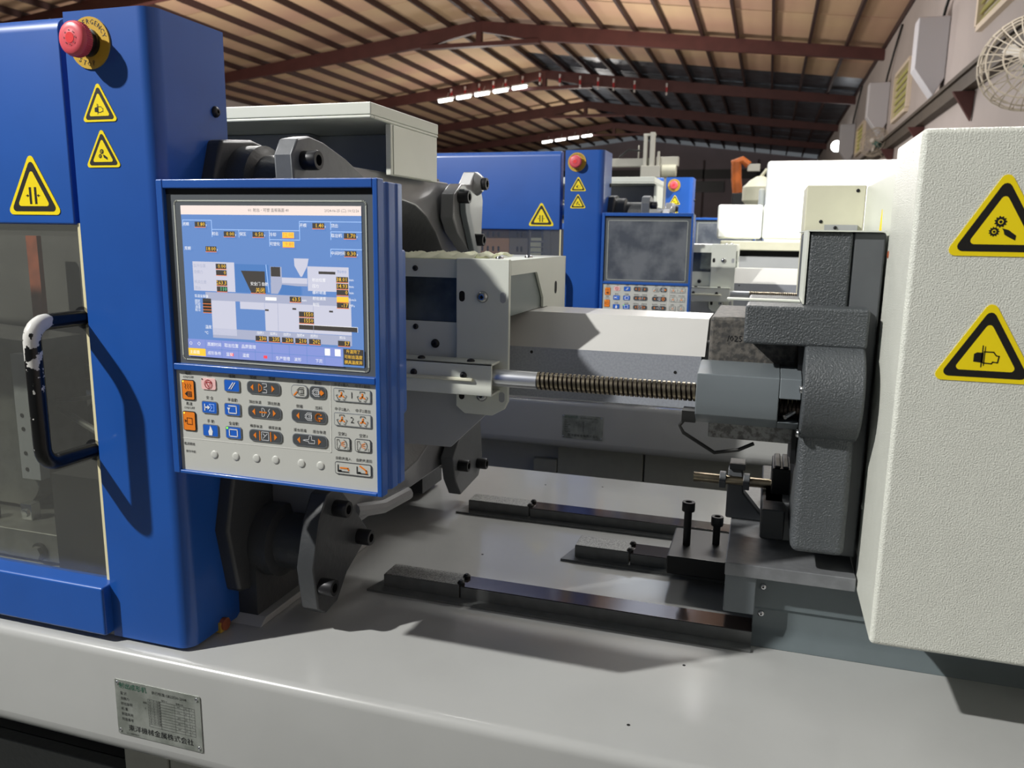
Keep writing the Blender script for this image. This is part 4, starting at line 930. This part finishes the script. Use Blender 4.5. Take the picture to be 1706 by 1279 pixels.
# block with two upright cap screws
bk = empty('clamp_block', (-.07, 1.34, -.56), 'black clamp block with two upright cap screws on the middle rail', 'clamp')
b = B('black'); b.box(-.125, -.018, 1.27, 1.41, -.552, -.52); b.build('block', bk, bevel=.003)
for x, y_, zt2, r in ((-.0985, 1.33, -.443, .0105), (-.0505, 1.35, -.470, .0100)):
    b = B('oxide'); b.cyl((x, y_, -.52), (x, y_, zt2 - .014), r * .62, 16)
    b.lathe((x, y_, zt2 - .016), (0, 0, 1), [(0, r), (.001, r * 1.04), (.015, r * 1.04), (.016, r), (.016, r * .55), (.009, r * .55)], 24); b.cyl((x, y_, zt2 - .008), (x, y_, zt2 - .0075), r * .55, 6, 'hole'); b.build('cap_screw', bk)

# rails on the bed
def rail(x0, x1, y0, w_, xe, label, h=.026):
    t = empty('slide_rail', ((x0 + x1) / 2, y0 + w_ / 2, ZB), label, 'rail', 'slide rails on the nearest bed')
    b = B('rail'); b.prism([(x0 - .022, y0 - .018), (x1, y0 - .018), (x1, y0 + w_ + .01), (x0 - .005, y0 + w_ + .01)], ZB, ZB + .004, 'Z'); b.build('base_strip', t)
    b = B('rail'); b.box(x0, xe - .003, y0, y0 + w_, ZB + .004, ZB + h - .001); b.rect; b.box(x0 + .001, xe - .004, y0 + .001, y0 + w_ - .001, ZB + h - .001, ZB + h, 'rail_top'); b.build('end_block', t, bevel=.0008)
    b = B('rail'); b.box(xe, x1, y0, y0 + w_, ZB + .004, ZB + h - .003); b.box(xe + .001, x1, y0 + .001, y0 + w_ - .001, ZB + h - .003, ZB + h - .002, 'rail_shiny'); b.build('guide_strip', t, bevel=.0008)
    for d in (.008, w_ - .01):
        b = B('black'); b.lathe((xe - .002, y0 + d, ZB + h - .004), (0, 0, 1), [(0, .006), (.006, .006), (.009, .003)], 12); b.build('bolt_head', t)
    return t
rail(-.565, .016, 1.112, .044, -.43, 'nearest long steel slide rail running to the pedestal')
rail(-.565, .016, 1.507, .044, -.43, 'farthest steel slide rail near the rear edge of the bed')
rail(-.296, .016, 1.339, .05, -.195, 'short middle steel rail under the black clamp block')

# right guard
gd = empty('injection_guard', (.6, 1.04, -.466), 'nearest large white textured injection guard with two warning signs', 'guard')
b = B('white_tex'); b.box(.1450, 1.1, .95, 1.127, -.466, .115); b.build('guard_shell', gd, bevel=.006, seg=4)
warn(gd, .2280, -.0118, .0915, .95, 'gear'); warn(gd, .2285, -.1440, .0915, .95, 'hand')
b = B('white'); b.box(.1495, 1.1, 1.1275, 1.47, -.44, .088); b.build('rear_shell', gd, bevel=.003)
b = B('sign_yellow'); b.prism([(1.235, -.0), (1.262, 0), (1.248, .042)], .1495, .1487, 'X'); b.build('warning_sign', gd)
screw('screw', (.1475, 1.112, -.018), (-1, 0, 0), .006, gd, 'copper'); screw('screw', (.1475, 1.118, -.352), (-1, 0, 0), .006, gd, 'white')
rb = empty('rear_box', (.1, 1.48, -.1), 'cream rear sheet box with small steel plate behind the nearest casting', 'box')
b = B('cream'); b.box(.056, .149, 1.47, 1.60, -.1, .089); b.build('box_shell', rb, bevel=.002)
b = B('sheet_grey'); b.box(.088, .14, 1.464, 1.47, -.01, .024); b.build('steel_plate', rb, bevel=.0008)
for x, z in ((.136, .08), (.082, .029), (.105, .019)): screw('screw', (x, 1.463 if z == .019 else 1.47, z), (0, -1, 0), .003, rb, 'oxide')

# hanging black cable
b = B('cable'); P = [(-.092, 1.12, -.248), (-.102, 1.12, -.262), (-.096, 1.12, -.272), (-.075, 1.12, -.284), (-.052, 1.12, -.297), (-.02, 1.12, -.290), (.0, 1.12, -.279)]
b.tube(P, .0026, 8); b.box(-.098, -.079, 1.10, 1.13, -.252, -.236); tag(b.build('black_cable'), 'black cable looping below the nearest grey shroud', 'cable')

# ------------------------------------------------------------------ copies for the machines behind
def kids(o): return [c for c in bpy.data.objects if c.parent == o]
def clone(o, off, label, parent=None):
    c = o.copy(); COL.objects.link(c); c.parent = parent
    if parent is None:
        c.location = o.location + Vector(off)
        if label: c['label'] = label
    for ch in kids(o): clone(ch, off, None, c)
    return c
offpan = make_panel(False); offpan['label'] = 'second control panel with a dark grey screen and membrane keys'
offpan.location = Vector(offpan.location) + Vector((.178, 1.81, .016))
clone(offpan, (.165, 1.45, .02), 'third control panel farthest back with a dark screen')
O2, O3, C2 = (.195, 1.81, .013), (.350, 3.26, .026), (.255, 1.81, .013)
for o, off, lab in ((colm, O2, 'second blue column cover behind with round red stop button'), (colm, O3, 'third blue column cover farthest back behind the second panel'),
                    (door, O3, 'farthest blue safety door beside the third column'), (bed, O2, 'second machine bed behind with its base in shadow'), (bed, O3, 'third machine bed farthest back behind the second'),
                    (plat, O2, 'second platen half hidden behind the second control panel'), (hood, O2, 'second cream hood behind the second blue column'),
                    (ng, C2, 'second nozzle guard right of the second control panel'), (sleeve, C2, 'second screw sleeve pale tan below the second nozzle guard'),
                    (sc_, C2, 'second ball screw dark brown threads behind the nearest casting'), (bar, C2, 'second barrel cover tan lit behind the second ball screw'),
                    (sh, C2, 'second screw shroud hidden behind the nearest casting'), (ca, C2, 'second carriage casting hidden behind the nearest one'), (pe, C2, 'second pedestal under the second casting')):
    clone(o, off, lab)
# the second door's moulding area: its door, ejector plates
d2 = clone(door, O2, 'second blue safety door with large yellow press sign')
t = empty('ejector_plate', (-.88, 2.72, -.35), 'tan ejector plate with rows of slots behind the second door', 'plate')
b = B('plate_tan'); b.box(-1.01, -.866, 2.70, 2.72, -.4, .03); b.build('tan_plate', t)
b = B('plate_grey'); b.box(-.864, -.798, 2.698, 2.72, -.4, .03); b.build('grey_plate', t)
for i, (xx, zz) in enumerate([(x, z) for z in (.0, -.05) for x in (-.965, -.945, -.925, -.905, -.835, -.82)]):
    yq = 2.70 if xx < -.866 else 2.698
    b = B('hole'); b.prism(rr(xx - .0035, xx + .0035, zz - .009, zz + .009, .003), yq - .0003, yq - .001, 'Y'); b.build('slot_hole', t)
b = B('robot_white')
for k in range(6): b.box(-.785, -.747, 2.69, 2.72, -.13 + k * .018, -.116 + k * .018)
b.box(-.785, -.747, 2.695, 2.72, -.02, .028); tag(b.build('cable_chain'), 'white ribbed cable chain behind the second door window', 'cable chain')
b = B('yellow_bar'); b.box(-1.058, -1.04, 2.70, 2.72, -.3, .02); tag(b.build('yellow_post'), 'thin yellow post left of the tan ejector plate', 'post')
# tall white cabinets and covers behind on the right
t = empty('tall_cabinet', (.4, 4.2, -.55), 'tall bright white cabinet rising behind the right side covers', 'cabinet')
b = B('white_lit'); b.box(-.030, 1.15, 4.09, 4.4, -.5505, .360); b.build('cabinet_body', t, bevel=.015)
b = B('white'); b.box(-.062, -.033, 4.2, 4.4, -.5505, .24); b.build('side_duct', t, bevel=.01)
t = empty('low_cover', (.1, 3.65, -.2), 'low white sheet cover with a seam behind the second machine', 'cover')
b = B('white_lit'); b.box(-.21, -.031, 3.5, 3.85, -.004, .135); b.build('left_cover', t, bevel=.01)
b = B('white_lit'); b.box(-.028, .9, 3.5, 3.85, -.004, .135); b.build('right_cover', t, bevel=.01)
b = B('cream'); b.box(-.19, .9, 3.46, 3.8, -.05, -.012); b.build('ledge', t, bevel=.004)
b = B('hole'); b.box(-.19, .9, 3.5, 3.8, -.075, -.05); b.build('slot_gap', t)
b = B('sheet_grey'); b.box(-.19, .9, 3.47, 3.64, -.5635, -.075); b.build('lower_sheet', t)
# white extraction robot
t = empty('extraction_robot', (-1.0, 7.2, -.5), 'white gantry extraction robot standing above the third blue door', 'robot')
Yr = 7.2; A = lambda xy, zy: (xy * Yr, zy * Yr)
b = B('robot_white'); b.box(-1.38, -1.0, Yr, Yr + .08, .60, .67); b.box(-.98, -.79, Yr, Yr + .08, .60, .68); b.build('traverse_beam', t, bevel=.005)
b = B('robot_white'); b.box(-1.085, -1.055, Yr - .06, Yr - .01, .54, .86); b.box(-1.03, -.99, Yr - .06, Yr - .01, .54, .88); b.box(-1.09, -.985, Yr - .05, Yr - .02, .85, .87); b.build('vertical_arm', t, bevel=.003)
b = B('robot_white'); b.box(-1.10, -.93, Yr - .08, Yr, .50, .60); b.box(-1.14, -1.13, Yr, Yr + .02, .6, .78); b.box(-.965, -.945, Yr - .05, Yr - .02, .58, .72); b.build('carriage', t, bevel=.005)
b = B('cream'); b.cyl((-.92, Yr - .03, .56), (-.80, Yr - .03, .56), .05, 16); b.build('motor', t)
b = B('robot_white'); b.box(-1.07, -1.02, Yr, Yr + .05, -1.5, .52); b.box(-.93, -.88, Yr, Yr + .05, -1.5, .52); b.build('stand', t)
b = B('cable'); b.tube([(-1.3, Yr - .01, .68), (-1.22, Yr - .01, .74), (-1.1, Yr - .01, .73)], .008, 6); b.build('cable_loop', t)
# orange arm robot
t = empty('orange_arm', (-.34, 8.5, -.5), 'small orange jointed arm machine near the far wall', 'robot')
b = B('orange_paint'); b.tube([(-.33, 8.5, .44), (-.35, 8.5, .58), (-.36, 8.5, .74)], .05, 10); b.build('upper_arm', t)
b = B('orange_paint'); b.tube([(-.40, 8.5, .72), (-.30, 8.5, .76), (-.24, 8.5, .71)], .04, 10); b.build('forearm', t)
b = B('robot_white'); b.box(-.25, -.13, 8.47, 8.53, .65, .72); b.build('gripper', t, bevel=.005)
b = B('black'); b.box(-.38, -.26, 8.45, 8.6, -1.5, .44); b.build('stand', t, bevel=.01)
b = B('cream'); b.lathe((-.1, 7.2, .26), (0, 0, 1), [(0, .09), (.05, .14), (.16, .14), (.22, .08), (.25, .03)], 20); b.tube([(-.1, 7.2, .5), (-.06, 7.2, .56), (.02, 7.2, .55)], .015, 8); b.cyl((-.1, 7.2, -1.5), (-.1, 7.2, .26), .04, 12)
tag(b.build('hopper', smooth=40), 'pale hopper with bent pipe left of the tall cabinet', 'hopper')
